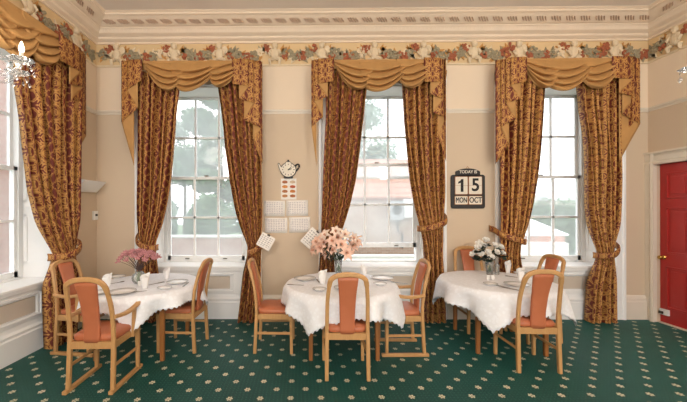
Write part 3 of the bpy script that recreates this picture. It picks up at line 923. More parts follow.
# ------------------------------------------------------------------ tables and cloths
ZT = .735
def table(x, dep, R, rz, label):
    t = empty('dining_table', (x, dep-D, 0), rz, label=label, cat='table', group='round dining tables')
    b = MB(); b.lathe([(R-.02, ZT-.03), (R, ZT-.022), (R, ZT-.006), (R-.01, ZT)], n=48); b.build('tabletop', M['orangewood'], t)
    b = MB()
    for s in (-1, 1):
        b.box((-.34, s*.35-.011, ZT-.11), (.34, s*.35+.011, ZT-.03)); b.box((s*.35-.011, -.34, ZT-.11), (s*.35+.011, .34, ZT-.03))
    b.build('apron', M['orangewood'], t)
    for sx in (-1, 1):
        for sy in (-1, 1):
            b = MB(); b.sweep([(sx*.355, sy*.355, 0), (sx*.35, sy*.35, ZT-.03)], [.040, .056], [.040, .056], depth=(0, 1, 0)); b.build('leg', M['orangewood'], t)
    return t
def cloth(x, dep, R, corner, label, mid, tip, seed):
    rnd = random.Random(seed)
    c0 = math.radians(corner)
    N = 384; b = MB()
    ph = [rnd.random()*6 for _ in range(4)]
    def prof(i):
        th = 2*PI*i/N
        d = (th-c0+PI/4) % (PI/2)-PI/4               # angle from the nearest corner
        q = (1/math.cos(PI/4-abs(d))-1)/(math.sqrt(2)-1)
        hang = mid+(tip-mid)*q
        zig = .008*(1 if (i//2) % 2 else -1)
        fold = .030*math.sin(9*th+ph[0])+.016*math.sin(14*th+ph[1])+.022*math.exp(-(d/.16)**2)-.030*math.exp(-((abs(d)-.34)/.12)**2)
        return th, hang, zig, fold
    def pt(k, i):
        th, hang, zig, fold = prof(i)
        if k <= 6:
            r = R*[.12, .4, .7, .85, .94, .975, 1.0][k]; z = ZT+.004
            z -= .0 if k < 5 else (.0006 if k == 5 else .004)
            z += .0022*math.sin(6*th+ph[2])*(k/6)*math.sin(k*1.9)
        else:
            s = (k-6)/10
            L = hang+(zig if k == 16 else 0)
            r = R+.008+.020*min(1, s*5)+(.03*s+fold*s*1.1)
            z = ZT-.004-L*s*(1-.06*s)
        return (r*math.cos(th), r*math.sin(th), z)
    rings = [[pt(k, i) for i in range(N)] for k in range(17)]
    b.ring_loft(rings, 0, cap=False)
    b.v.append((0, 0, ZT+.004)); ci = len(b.v)-1
    for i in range(N): b.f.append((ci, i, (i+1) % N)); b.mi.append(0)
    o = b.build('tablecloth', M['linen'], None, smooth=True, solid=.0025, loc=(x, dep-D, 0))
    tag(o, label, 'tablecloth', 'white damask tablecloths')
    return o
TL, TC, TR = (-1.93, 3.80, .60), (.36, 3.82, .64), (2.25, 3.96, .635)
table(TL[0], TL[1], TL[2], 0, 'round dining table nearest the left hand wall, set for a meal')
table(TC[0], TC[1], TC[2], 0, 'round dining table in the middle of the room, below the peach lilies')
table(TR[0], TR[1], TR[2], math.radians(-5), 'round dining table nearest the red door, below the white roses')
cloth(*TL, 287, 'white tablecloth with pinked hem under the vase of pink dried flowers', .14, .33, 1)
cloth(*TC, 237, 'white tablecloth with pinked hem and long corner, under the peach lilies', .21, .41, 2)
cloth(*TR, 238, 'white tablecloth with pinked hem under the glass of white roses', .20, .42, 3)
ZS = ZT+.008
def top(px, py): 
    p = atz(px, py, ZS); return Vector((p.x, p.y, ZS))

# ------------------------------------------------------------------ tableware
def mk_plate(r, nm):
    b = MB(); b.lathe([(r*.55, 0), (r*.62, .003), (r*.66, .006), (r, .018), (r*1.0, .021), (r*.66, .010), (r*.6, .007), (.001, .006)], n=36)
    o = b.build(nm, M['china'], smooth=True)
    return o
def mk_rim(o, r):
    b = MB()
    b.ring_loft([[(q*math.cos(2*PI*j/36), q*math.sin(2*PI*j/36), z) for j in range(36)] for q, z in ((r*1.0, .0195), (r*1.008, .021), (r*1.0, .0225), (r*.985, .021))], cap=False, closed=True)
    b.build('rim', M['chinarim'], o, smooth=True)
plates = {}
def plate(px, py, r, label, grp='white plates on the tables'):
    k = r
    if k not in plates:
        o = mk_plate(r, 'dinner_plate' if r > .09 else 'side_plate'); mk_rim(o, r); plates[k] = o
    else: o = copy_tree(plates[k])
    o.location = top(px, py); tag(o, label, 'plate', grp); return o
plate(122, 293, .135, 'large white plate at the front of the table with pink dried flowers')
plate(177.5, 283, .12, 'white plate in front of the sideways chair, right of the pink dried flowers')
plate(117, 277.5, .10, 'white plate at the far left of the table with pink dried flowers')
plate(97, 294, .10, 'white plate at the left edge of the pink flower table, beside an armchair arm')
plate(164.5, 289, .075, 'small side plate near the right front rim, table with pink dried flowers')
plate(305, 279.5, .135, 'large white plate left of the peach lilies')
plate(382.5, 279, .135, 'large white plate right of the peach lilies, facing the armchair')
plate(319.5, 290.5, .075, 'small white side plate at the front left of the middle table')
plate(380, 285, .075, 'small white side plate in front of the large plate facing the armchair')
plate(345, 289, .12, 'white plate half hidden behind the back of the front middle chair')
plate(490.5, 285, .075, 'small white side plate in front of the salt pot and white roses')
plate(517, 285.5, .13, 'large white plate partly behind the front chair at the rose table')
plate(541, 275, .10, 'white plate at the far right of the rose table, beside the window chair')
plate(520, 274, .075, 'small white side plate between the napkins on the rose table')

def mk_napkin():
    b = MB()
    # pleated fan cone, opening upwards
    n = 40
    rings = []
    for k in range(8):
        t = k/7
        ring = []
        for j in range(n):
            a = 2*PI*j/n
            r = lerp(.020, .036, t)+.004*t*math.cos(5*a)
            z = t*(.115+.022*math.cos(a-.6)+.006*math.cos(3*a))
            ring.append((r*math.cos(a)*1.15, r*math.sin(a)*.7, z))
        rings.append(ring)
    b.ring_loft(rings, cap=False)
    b.add([(-.02, -.014, 0), (.02, -.014, 0), (.02, .014, 0), (-.02, .014, 0)], [(0, 1, 2, 3)])
    # inner flap
    b.add([(-.028, 0, .01), (.028, .004, .01), (.03, .006, .10), (.005, .004, .128), (-.03, 0, .11)], [(0, 1, 2, 3, 4)])
    return b.build('folded_napkin', M['napkin'], smooth=True, solid=.002, recalc=False)
nap = mk_napkin()
def napkin(px, py, rz, label, sc=1.0):
    o = nap if 'n' not in used else nap.copy()
    if 'n' in used: C.objects.link(o)
    used.add('n')
    o.location = top(px, py); o.rotation_euler = (0, 0, rz); o.scale = (sc, sc, sc); tag(o, label, 'napkin', 'standing white napkins')
napkin(107, 287.5, .3, 'folded white napkin standing on the left side of the table with pink dried flowers', 1.15)
napkin(145, 288.5, 1.0, 'folded white napkin standing in front of the round vase of pink dried flowers', 1.2)
napkin(166.5, 279.5, -.3, 'folded white napkin standing right of the round vase of pink dried flowers', 1.1)
napkin(322.5, 284, .2, 'folded white napkin standing below the peach lilies, right of a large plate', 1.2)
napkin(364, 276, 2.4, 'folded white napkin standing right of the peach lilies, behind the front chair', 1.1)
napkin(508, 273, .5, 'folded white napkin standing just right of the white roses', 1.2)
napkin(521, 280.5, .1, 'folded white napkin standing near the front chair on the rose table', 1.15)

def pot(px, py, h, label, mat='china'):
    b = MB(); b.lathe([(.016, 0), (.019, .004), (.020, h*.7), (.017, h*.9), (.010, h)], n=18); o = b.build('salt_pot', M[mat], smooth=True)
    b = MB(); b.lathe([(.012, h*.97), (.012, h*1.02), (.004, h*1.07)], n=14); b.build('pot_cap', M['steel'], o, smooth=True)
    o.location = top(px, py); tag(o, label, 'salt pot')
pot(139.5, 286, .06, 'small salt pot beside the napkin in front of the pink dried flowers', 'plastic')
pot(488.5, 280, .065, 'white salt pot in front of the glass of roses, left of its twin')
pot(492.5, 279.5, .06, 'white pepper pot in front of the glass of roses, right of its twin')

def mk_knife():
    b = MB()
    b.box((-.008, -.11, 0), (.008, -.01, .006)); b.add([(-.007, -.01, .002), (.009, -.01, .002), (.010, .07, .002), (.002, .10, .002), (-.007, .09, .002),
        (-.007, -.01, .004), (.009, -.01, .004), (.010, .07, .004), (.002, .10, .004), (-.007, .09, .004)],
        [(4,3,2,1,0), (5,6,7,8,9), (0,1,6,5), (1,2,7,6), (2,3,8,7), (3,4,9,8), (4,0,5,9)])
    return b.build('table_knife', M['steel'])
def mk_fork():
    b = MB()
    b.box((-.005, -.10, 0), (.005, .02, .004)); b.box((-.011, .02, .001), (.011, .045, .005))
    for k in range(4): b.box((-.011+k*.0063, .045, .002), (-.008+k*.0063, .09, .005))
    return b.build('table_fork', M['steel'])
def mk_spoon():
    b = MB(); b.box((-.004, -.10, 0), (.004, .04, .004)); b.ell((0, .065, .004), (.018, .03, .005), 14, 6)
    return b.build('dessert_spoon', M['steel'], smooth=True)
protos = {'knife': mk_knife(), 'fork': mk_fork(), 'spoon': mk_spoon()}
def cutl(kind, px, py, deg, label):
    o = protos[kind] if kind not in used else protos[kind].copy()
    if kind in used: C.objects.link(o)
    used.add(kind)
    o.location = top(px, py); o.rotation_euler = (0, 0, math.radians(deg)); tag(o, label, kind, 'steel cutlery laid on the cloths')
cutl('knife', 136.5, 292, -62, 'steel knife lying right of the large front plate, table with pink dried flowers')
cutl('spoon', 116, 283, -40, 'steel spoon lying behind the left napkin on the table with pink dried flowers')
cutl('fork', 157, 283.5, -35, 'steel fork lying between two napkins on the table with pink dried flowers')
cutl('knife', 186, 284.5, 5, 'steel knife at the right rim of the table with pink dried flowers')
cutl('fork', 295, 285, 80, 'steel fork in front of the large plate left of the peach lilies')
cutl('knife', 318, 281, 10, 'steel knife between the large plate and the napkin on the middle table')
cutl('fork', 399, 283, 60, 'steel fork at the armchair side of the middle table')
cutl('knife', 508, 288.5, 35, 'steel knife lying at the front of the rose table, left of the large plate')
cutl('fork', 500, 286, 30, 'steel fork lying between the side plate and the large plate on the rose table')
cutl('spoon', 513, 277, 40, 'steel spoon lying right of the first napkin on the rose table')

# ------------------------------------------------------------------ vases and flowers
def vase_round(loc):
    r = .075; prof = []
    prof = [(.030, 0), (.05, .006), (.072, .035), (.078, .068), (.068, .105), (.048, .128), (.044, .138), (.040, .138), (.044, .127), (.062, .103), (.072, .068), (.066, .037), (.045, .012), (.001, .010)]
    b = MB(); b.lathe(prof, n=32); o = b.build('round_vase', M['glass'], smooth=True); o.location = loc
    return o
def vase_tall(loc, r0, r1, h, nm='flared_vase'):
    b = MB(); b.lathe([(r0, 0), (r0*1.02, .006), (lerp(r0, r1, .5)*.97, h*.5), (r1, h), (r1-.004, h), (lerp(r0, r1, .5)*.97-.004, h*.5), (r0-.004, .014), (.001, .012)], n=28)
    o = b.build(nm, M['glass'], smooth=True); o.location = loc; return o
def orient(d):
    z = Vector(d).normalized(); x = z.cross(Vector((0, 1, .01))).normalized(); y = z.cross(x)
    return Matrix((x, y, z)).transposed()
# pink dried flowers
pv = top(139, 283.5)
tag(vase_round(pv), 'round clear glass vase holding the pink dried flowers', 'vase')
for i in range(34):
    a = i*2.39996; rr = math.sqrt((i+.5)/34)
    x, y = rr*math.cos(a), rr*math.sin(a)
    head = Vector((x*.235, y*.14, .385-.095*rr*rr+.02*random.uniform(-1, 1)))
    neck = Vector((-x*.012, -y*.012, .135)); foot = Vector((-x*.028, -y*.028, .02))
    e = empty('dried_flower', pv, label='pink dried flower stem fanned out of the round glass vase', cat='flower', group='pink dried flowers in the round vase')
    b = MB(); b.tube([foot, neck], .0022, 5, 1); b.tube(spline([neck, neck.lerp(head, .5)+Vector((0, 0, .012)), head], 4), .0022, 5); b.build('stem', [M['drystem'], M['palestem']], e)
    b = MB(); d = (head-neck).normalized(); R3 = orient(d)
    b.ell(head, (.017, .017, .020), 8, 5, 0, R3)
    for j in range(9):
        q = j*2*PI/9; p2 = head+R3 @ Vector((.032*math.cos(q), .032*math.sin(q), .014+.010*(j % 2)))
        b.ell(head.lerp(p2, .75), (.007, .007, .019), 6, 4, 0, orient(p2-head))
    b.build('flower_head', M['pinkflower'], e, smooth=True)
# lilies
lv = top(338.5, 274.5)
tag(vase_tall(lv, .035, .052, .20), 'clear flared glass vase holding the peach lilies', 'vase')
def lily_head(mb, c, d, sc, mi, open_=1.0):
    R3 = orient(d)
    for j in range(6):
        q = j*PI/3
        def pt(s, t, q=q):
            L = .085*sc*t
            w = .024*sc*math.sin(PI*min(1, t*.93+.05))*(s-.5)*2
            rad = .008*sc+L*(.35+.55*open_*t); h = .055*sc*math.sin(t*PI*.55)-.03*sc*open_*t*t+.006*sc*abs(s-.5)
            lat = Vector((rad*math.cos(q)-w*math.sin(q), rad*math.sin(q)+w*math.cos(q), h))
            return c+R3 @ lat
        mb.grid(pt, 4, 8, mi)
spots = [(322,248,0),(333,241,0),(341,245,0),(351,247,0),(328,254,0),(318,243,0),(344,235,1),(326,236,1),(336,232,1),(352,238,1),(346,253,0),(315,250,0),(333,251,0),(355,243,0),(325,243,0),(338,238,0)]
for i, (px, py, k) in enumerate(spots):
    dy = random.uniform(-.10, .02)
    h3 = at(px, py, lv.y+dy)-lv
    neck = Vector((h3.x*.12, h3.y*.12, .20)); foot = Vector((-h3.x*.15, -h3.y*.15, .02))
    e = empty('peach_lily', lv, label='peach lily stem in the flared glass vase' if not k else 'pale cream lily stem at the top of the lily bunch', cat='flower', group='lilies in the flared vase' if not k else 'pale lilies in the flared vase')
    b = MB(); b.tube(spline([foot, neck, neck.lerp(h3, .55)+Vector((0, 0, .01)), h3], 4), .003, 5)
    for j in range(3):
        t = .35+.2*j; p0 = neck.lerp(h3, t); dr = Vector((random.uniform(-1, 1), random.uniform(-1, .3), -.1)).normalized()
        b.grid(lambda s, u, p0=p0, dr=dr: p0+dr*(.085*u)+Vector((0, 0, 1)).cross(dr)*((s-.5)*.026*math.sin(PI*min(1, u+.03)))+Vector((0, 0, -.05*u*u)), 2, 5, 1)
    b.build('stem', [M['greenstem'], M['darkleaf']], e)
    b = MB(); dirv = Vector((h3.x*2.2, -.35+h3.y, .15+random.uniform(-.1, .35)))
    lily_head(b, h3, dirv, random.uniform(1.0, 1.3), 0, random.uniform(.7, 1.15))
    b.build('petals', M['lilycream'] if k else M['lily'], e, smooth=True, solid=.0015, recalc=False)
    b = MB(); R3 = orient(dirv)
    for j in range(5):
        q = j*2*PI/5; tip = h3+R3 @ Vector((.012*math.cos(q), .012*math.sin(q), .05)); b.tube([h3, tip], .0012, 4); b.ell(tip, (.0035, .0035, .006), 5, 3)
    b.build('stamens', M['stamen'], e)
for i, (px, py, dx, dz) in enumerate([(355, 238, .10, .03), (349, 240, .06, .08)]):
    p = at(px, py, lv.y-.03)-lv
    e = empty('lily_bud', lv, label='closed lily bud pointing right out of the lily bunch', cat='flower', group='lily buds in the flared vase')
    b = MB(); b.tube([(0, 0, .03), (.02, 0, .22), p], .0025, 5); b.build('stem', M['greenstem'], e)
    b = MB(); b.tube([p, p+Vector((dx*.4, 0, dz*.4)), p+Vector((dx*.8, 0, dz*.8)), p+Vector((dx, 0, dz))], [.006, .012, .010, .002], 8); b.build('bud', M['lily'], e, smooth=True)
# white roses
rv = top(489.5, 274.5)
tag(vase_tall(rv, .036, .056, .17, 'tumbler_vase'), 'clear glass tumbler vase holding the white roses', 'vase')
gl = vase_tall(top(497, 274.5), .026, .032, .13, 'drinking_glass'); tag(gl, 'clear drinking glass standing just right of the white roses', 'glass')
rs = [(479,243,0),(476,252,0),(488,252,-.06),(484,246,.03),(495,245,.02),(501,247,0),(503,253,-.03),(472.5,254,0),(491,257,-.07),(481,254,-.05),(497,252,-.05),(478,247,-.03),(486,240,.05)]
for i, (px, py, dy) in enumerate(rs):
    h3 = at(px, py, rv.y+dy)-rv
    e = empty('white_rose', rv, label='white rose with dark leaves in the glass tumbler vase', cat='flower', group='white roses in the tumbler vase')
    neck = Vector((h3.x*.12, h3.y*.15, .16)); foot = Vector((-h3.x*.12, -h3.y*.1, .02))
    b = MB(); b.tube(spline([foot, neck, h3], 5), .003, 5); b.build('stem', M['greenstem'], e)
    R3 = orient(Vector((h3.x*1.5, -.25+h3.y, .3)))
    b = MB(); s0 = random.uniform(1.2, 1.5)
    b.ell(h3, (.012*s0, .012*s0, .016*s0), 8, 5)
    for ring, (nn, rad, hh, ww) in enumerate(((3, .013, .024, .016), (4, .021, .022, .022), (5, .030, .014, .026))):
        for j in range(nn):
            q = j*2*PI/nn+ring*.7+i
            def pt(s, t, q=q, rad=rad, hh=hh, ww=ww):
                a = q+(s-.5)*ww/rad*1.2; r = rad*s0*(.35+.75*t**.7)
                return h3+R3 @ Vector((r*math.cos(a), r*math.sin(a), s0*(-.014+(hh+.012)*math.sin(t*1.9)-.004*(abs(s-.5)*2)**2)))
            b.grid(pt, 6, 6)
    b.build('rose_bloom', M['rose'], e, smooth=True, solid=.0012, recalc=False)
    b = MB()
    for j in range(7):
        a = random.random()*2*PI; dr = Vector((math.cos(a), math.sin(a)*.8-.2, random.uniform(-.5, .5))).normalized(); p0 = h3*.93+Vector((0, 0, -.03))
        sd = dr.cross(Vector((0, 0, 1))).normalized(); sd = (sd+Vector((0, 0, random.uniform(-.8, .8)))).normalized()
        b.grid(lambda s, u, p0=p0, dr=dr, sd=sd: p0+dr*(.080*u)+sd*((s-.5)*.052*math.sin(PI*min(1, u*.95+.03)))+Vector((0, 0, -.015*u*u)), 2, 4)
    b.build('leaves', M['darkleaf'], e)

# ------------------------------------------------------------------ wall objects
def wallbox(px0, px1, py0, py1):
    p, q = at(px0, py0), at(px1, py1); return min(p.x, q.x), max(p.x, q.x), min(p.z, q.z), max(p.z, q.z)
# teapot clock
x0, x1, z0, z1 = wallbox(277.8, 300, 159.5, 178.7)
cx, cz = at(288.4, 170).x, at(288.4, 169.6).z; W, Hh = (x1-x0), (z1-z0)
clk = empty('teapot_clock', (cx, 0, cz), label='black and cream teapot shaped wall clock above the picture sheet', cat='clock')
fn = lambda u, o, z: (u, -o, z)
def blob(scale):
    pts = []
    for k in range(40):
        a = 2*PI*k/40; r = .116*(1+.03*math.cos(2*a)); pts.append((r*math.cos(a)*scale, (r*.98*math.sin(a)-.008)*scale))
    return pts
b = MB(fn)
b.prism(blob(1.0), .006, .024)
b.prism([(-.05, .09), (.05, .09), (.035, .112), (.012, .122), (.014, .140), (-.014, .140), (-.012, .122), (-.035, .112)], .006, .022)
b.prism([(-.085, -.03), (-.085, .035), (-.112, .055), (-.130, .095), (-.155, .095), (-.150, .06), (-.132, .005), (-.105, -.045)], .006, .022)
b.tube(spline([(.09, .014, .04), (.125, .014, .072), (.157, .014, .065), (.150, .014, .02), (.10, .014, -.035)], 5), .012, 8)
b.prism([(-.06, -.132), (.06, -.132), (.075, -.105), (-.075, -.105)], .006, .022)
b.build('clock_body', M['dark'], clk)
b = MB(fn)
b.prism(blob(.90), .022, .027)
b.prism([(-.040, .088), (.040, .088), (.028, .108), (-.028, .108)], .02, .026)
b.prism([(-.094, -.018), (-.094, .025), (-.118, .05), (-.134, .085), (-.146, .085), (-.141, .058), (-.125, .008), (-.108, -.03)], .020, .026)
b.build('clock_face', M['cardcream'], clk)
b = MB(fn)
for k in range(12):
    a = k*PI/6; r = .083
    b.cbox((r*math.sin(a), .028, r*.92*math.cos(a)-.004), (.010, .003, .016), 0, Matrix.Rotation(a, 3, 'Y'))
b.build('hour_marks', M['ink'], clk)
b = MB(fn)
for a, L, w in ((math.radians(75), .050, .009), (math.radians(48), .070, .007)):
    b.cbox((L/2*math.sin(a), .031, L/2*math.cos(a)-.004), (w, .003, L), 0, Matrix.Rotation(a, 3, 'Y'))
b.ell((0, .031, -.004), (.008, .004, .008), 10, 4)
b.build('clock_hands', M['ink'], clk)
# picture sheet: eight little food pictures
x0, x1, z0, z1 = wallbox(281, 296.5, 178.5, 199.5)
sh = empty('picture_sheet', ((x0+x1)/2, 0, (z0+z1)/2), label='white sheet with eight small food pictures under the teapot clock', cat='poster')
w, h = x1-x0, z1-z0
b = MB(fn); b.box((-w/2, .001, -h/2), (w/2, .003, h/2)); b.build('sheet', M['paper'], sh)
foods = [srgb(176, 110, 70), srgb(216, 190, 160), srgb(226, 150, 80), srgb(196, 90, 50), srgb(190, 120, 70), srgb(212, 130, 60), srgb(206, 140, 80), srgb(186, 110, 60)]
for k in range(8):
    m_ = simple('food_print', foods[k], .7, var=.35, scale=70); u = (-.25 if k % 2 == 0 else .25)*w; z = (.33-.22*(k//2))*h
    b = MB(fn); b.ell((u, .0035, z), (w*.19, .0012, h*.075), 14, 4); b.box((u-w*.14, .0028, z-h*.06), (u+w*.16, .0036, z+h*.04)); b.build('food_picture', m_, sh)
def sheet(px0, px1, py0, py1, label, rot, mat, nm, grp, cat='notice'):
    x0, x1, z0, z1 = wallbox(px0, px1, py0, py1)
    b = MB(fn); w, h = x1-x0, z1-z0
    b.grid(lambda s, t: ((s-.5)*w, .0004+.003*math.sin(PI*s)*t, (t-.5)*h), 6, 4, 0, lambda s, t: (s, t))
    o = b.build(nm, M[mat], None, smooth=True, solid=.0012, recalc=False, loc=((x0+x1)/2, 0, (z0+z1)/2)); o.rotation_euler = (0, rot, 0)
    tag(o, label, cat, grp); return o
gg = 'timetable sheets under the clock'
sheet(263.7, 285, 200.7, 216.3, 'printed timetable sheet, upper left of the four under the clock', .01, 'timetable', 'timetable_sheet', gg)
sheet(286.2, 308, 200.3, 215.8, 'printed timetable sheet, upper right of the four under the clock', -.01, 'timetable', 'timetable_sheet', gg)
sheet(264.8, 287.3, 217.8, 233, 'printed timetable sheet, lower left of the four under the clock', .0, 'timetable', 'timetable_sheet', gg)
sheet(289, 310.3, 217.2, 232.6, 'printed timetable sheet, lower right of the four under the clock', -.02, 'timetable', 'timetable_sheet', gg)
def pad(px, py, w, h, rot, label, yy=-.21):
    p = at(px, py, yy)
    e = empty('menu_pad', (p.x, yy+.01, p.z), label=label, cat='notepad', group='tilted menu pads by the tiebacks'); e.rotation_euler = (0, rot, 0)
    b = MB(fn); b.box((-w/2+.008, .006, -h/2-.012), (w/2+.010, .014, h/2-.01)); b.build('back_sheets', M['paper'], e)
    b = MB(fn); b.grid(lambda s, t: ((s-.5)*w, .018+.012*(1-t)*(1-t), (t-.5)*h), 4, 6, 0, lambda s, t: (s, t)); b.build('front_sheet', M['note'], e, solid=.0015, recalc=False)
    b = MB(fn); b.box((-.02, .002, h/2-.015), (.02, .026, h/2+.008)); b.build('clip', M['pull'], e)
    b = MB(fn); b.tube([(0, .01, h/2), (0, -.03, h/2+.015), (-.02, yy+.05, h/2+.0)], .003, 6); b.build('hook', M['pull'], e)
pad(265.7, 241.0, .19, .185, .50, 'tilted white menu pad hanging by the curtain below the left timetable sheets', -.33)
pad(312, 238.5, .21, .25, .72, 'large tilted white menu sheet hanging left of the peach lilies')

# date board
x0, x1, z0, z1 = wallbox(450.3, 484.3, 166.5, 208.5)
w, h = x1-x0, z1-z0
cal = empty('date_board', ((x0+x1)/2, 0, (z0+z1)/2), label='black hanging date board reading TODAY IS 15 MON OCT', cat='calendar')
def text(s, size, u, z, o, mat, nm, parent, sx=1.0):
    cu = bpy.data.curves.new('txt', 'FONT'); cu.body = s; cu.size = size; cu.extrude = .0015; cu.align_x = 'CENTER'; cu.align_y = 'CENTER'; cu.offset = size*.022 if size > .2 else 0; cu.bevel_depth = 0 if size > .2 else size*.016; cu.bevel_resolution = 0
    ob = bpy.data.objects.new('txt', cu); C.objects.link(ob)
    dg = bpy.context.evaluated_depsgraph_get(); me = bpy.data.meshes.new_from_object(ob.evaluated_get(dg))
    bpy.data.objects.remove(ob)
    me.transform(Matrix.Translation((u, -o, z)) @ Matrix.Rotation(PI/2, 4, 'X') @ Matrix.Scale(sx, 4, (1, 0, 0)))
    me.materials.clear(); me.materials.append(mat)
    r = bpy.data.objects.new(nm, me); C.objects.link(r); r.parent = parent; return r
b = MB(fn)
def rr(u0, u1, z0, z1, r, n=5):
    pts = []
    for cx_, cz_, a0 in ((u1-r, z1-r, 0), (u0+r, z1-r, PI/2), (u0+r, z0+r, PI), (u1-r, z0+r, 1.5*PI)):
        for k in range(n+1):
            a = a0+PI/2*k/n; pts.append((cx_+r*math.cos(a), cz_+r*math.sin(a)))
    return pts
zb, zt_ = -h*.5, h*.5
b.prism(rr(-w/2, w/2, zb, zb+h*.80, .035), .004, .024)
b.prism(rr(-w*.36, w*.36, zb+h*.6, zb+h*.90, .03), .004, .024)
arc = [(-w*.30, zb+h*.88)]+[(w*.30*math.cos(PI-PI*k/12), zb+h*.88+h*.07*math.sin(PI*k/12)) for k in range(13)]
b.prism(arc[1:], .004, .024)
b.build('board', M['dark'], cal, bevel=.004)
b = MB(fn); b.tube([(-.03, .01, zb+h*.93), (0, .01, zb+h*1.0), (.03, .01, zb+h*.93)], .003, 6); b.build('hanging_wire', M['rust'], cal)
text('TODAY IS', .062, 0, zb+h*.865, .026, M['cardcream'], 'heading_letters', cal, .93)
def card(u0, u1, z0, z1, s, size, nm, sx):
    b = MB(fn); b.prism(rr(u0, u1, z0, z1, .012), .022, .029); c = b.build('date_card', M['rust'], cal)
    b = MB(fn); b.prism(rr(u0+.007, u1-.007, z0+.007, z1-.007, .012), .024, .0315); b.build('card_face', M['cardcream'], c)
    b = MB(fn); b.box((u0, .030, (z0+z1)/2-.0015), (u1, .0325, (z0+z1)/2+.0015)); b.build('flip_line', M['rust'], c) if size > .1 else None
    if s: text(s, size, (u0+u1)/2, (z0+z1)/2, .034, M['ink'], 'card_characters', c, sx)
    return c
c1_ = card(-w*.39, -.004, zb+h*.33, zb+h*.76, '', .255, 'n', .95)
b = MB(fn); um, zm_ = (-w*.39-.004)/2, zb+h*.545
b.prism([(um-.012, zm_-.092), (um+.026, zm_-.092), (um+.026, zm_+.092), (um-.004, zm_+.092), (um-.018, zm_+.070), (um-.048, zm_+.052), (um-.048, zm_+.024), (um-.012, zm_+.040)], .0325, .0355)
b.build('card_characters', M['ink'], c1_)
card(.004, w*.41, zb+h*.33, zb+h*.76, '5', .255, 'n', .95)
card(-w*.40, -.004, zb+h*.09, zb+h*.30, 'MON', .108, 'n', .64)
card(.004, w*.41, zb+h*.09, zb+h*.30, 'OCT', .112, 'n', .76)

# light switch, thermostat, uplighter
p = at(622.5, 221.7)
sw_ = MB(fn); sw_.box((-.043, 0, -.043), (.043, .010, .043)); o = sw_.build('light_switch', M['plastic'], loc=(p.x, 0, p.z), bevel=.003); tag(o, 'white light switch plate between the last curtain and the red door', 'switch')
for u in (-.018, .018):
    b = MB(fn); b.box((u-.008, .009, -.014), (u+.008, .015, .014)); b.build('rocker', M['plastic'], o)
p = atx(94.3, 215.5, XL)
b = MB(lambda u, o, z: (o, u, z)); b.box((-.045, 0, -.065), (.045, .028, .065)); o = b.build('wall_thermostat', M['plastic'], loc=(XL, max(-.09, p.y), p.z), bevel=.004); tag(o, 'small white thermostat box on the left wall below the uplighter', 'thermostat')
b = MB(lambda u, o, z: (o, u, z)); b.box((-.018, .027, -.008), (.03, .030, .022)); b.build('display', M['ink'], o)
p = atx(88, 187, XL)
lt = empty('wall_uplighter', (XL, -.30, p.z), label='white trough shaped wall uplighter in the left corner', cat='lamp')
b = MB(lambda u, o, z: (o, u, z))
def trough(u, k): return [(u*(1-.12*0), 0, .075), (u, .19+.0, .075), (u, .055, -.075), (u, 0, -.075)]
oz = [(0, .075), (.195, .075), (.205, .068), (.065, -.075), (0, -.075)]
iz = [(0.01, .07), (.185, .07), (.06, -.06), (.01, -.06)]
b.ring_loft([[(-.24, o, z) for o, z in oz], [(.21, o, z) for o, z in oz]])
b.build('shade', M['plastic'], lt, bevel=.003)
b = MB(lambda u, o, z: (o, u, z)); b.box((-.20, .02, .074), (.17, .16, .079)); b.build('lamp_opening', M['paper'], lt)

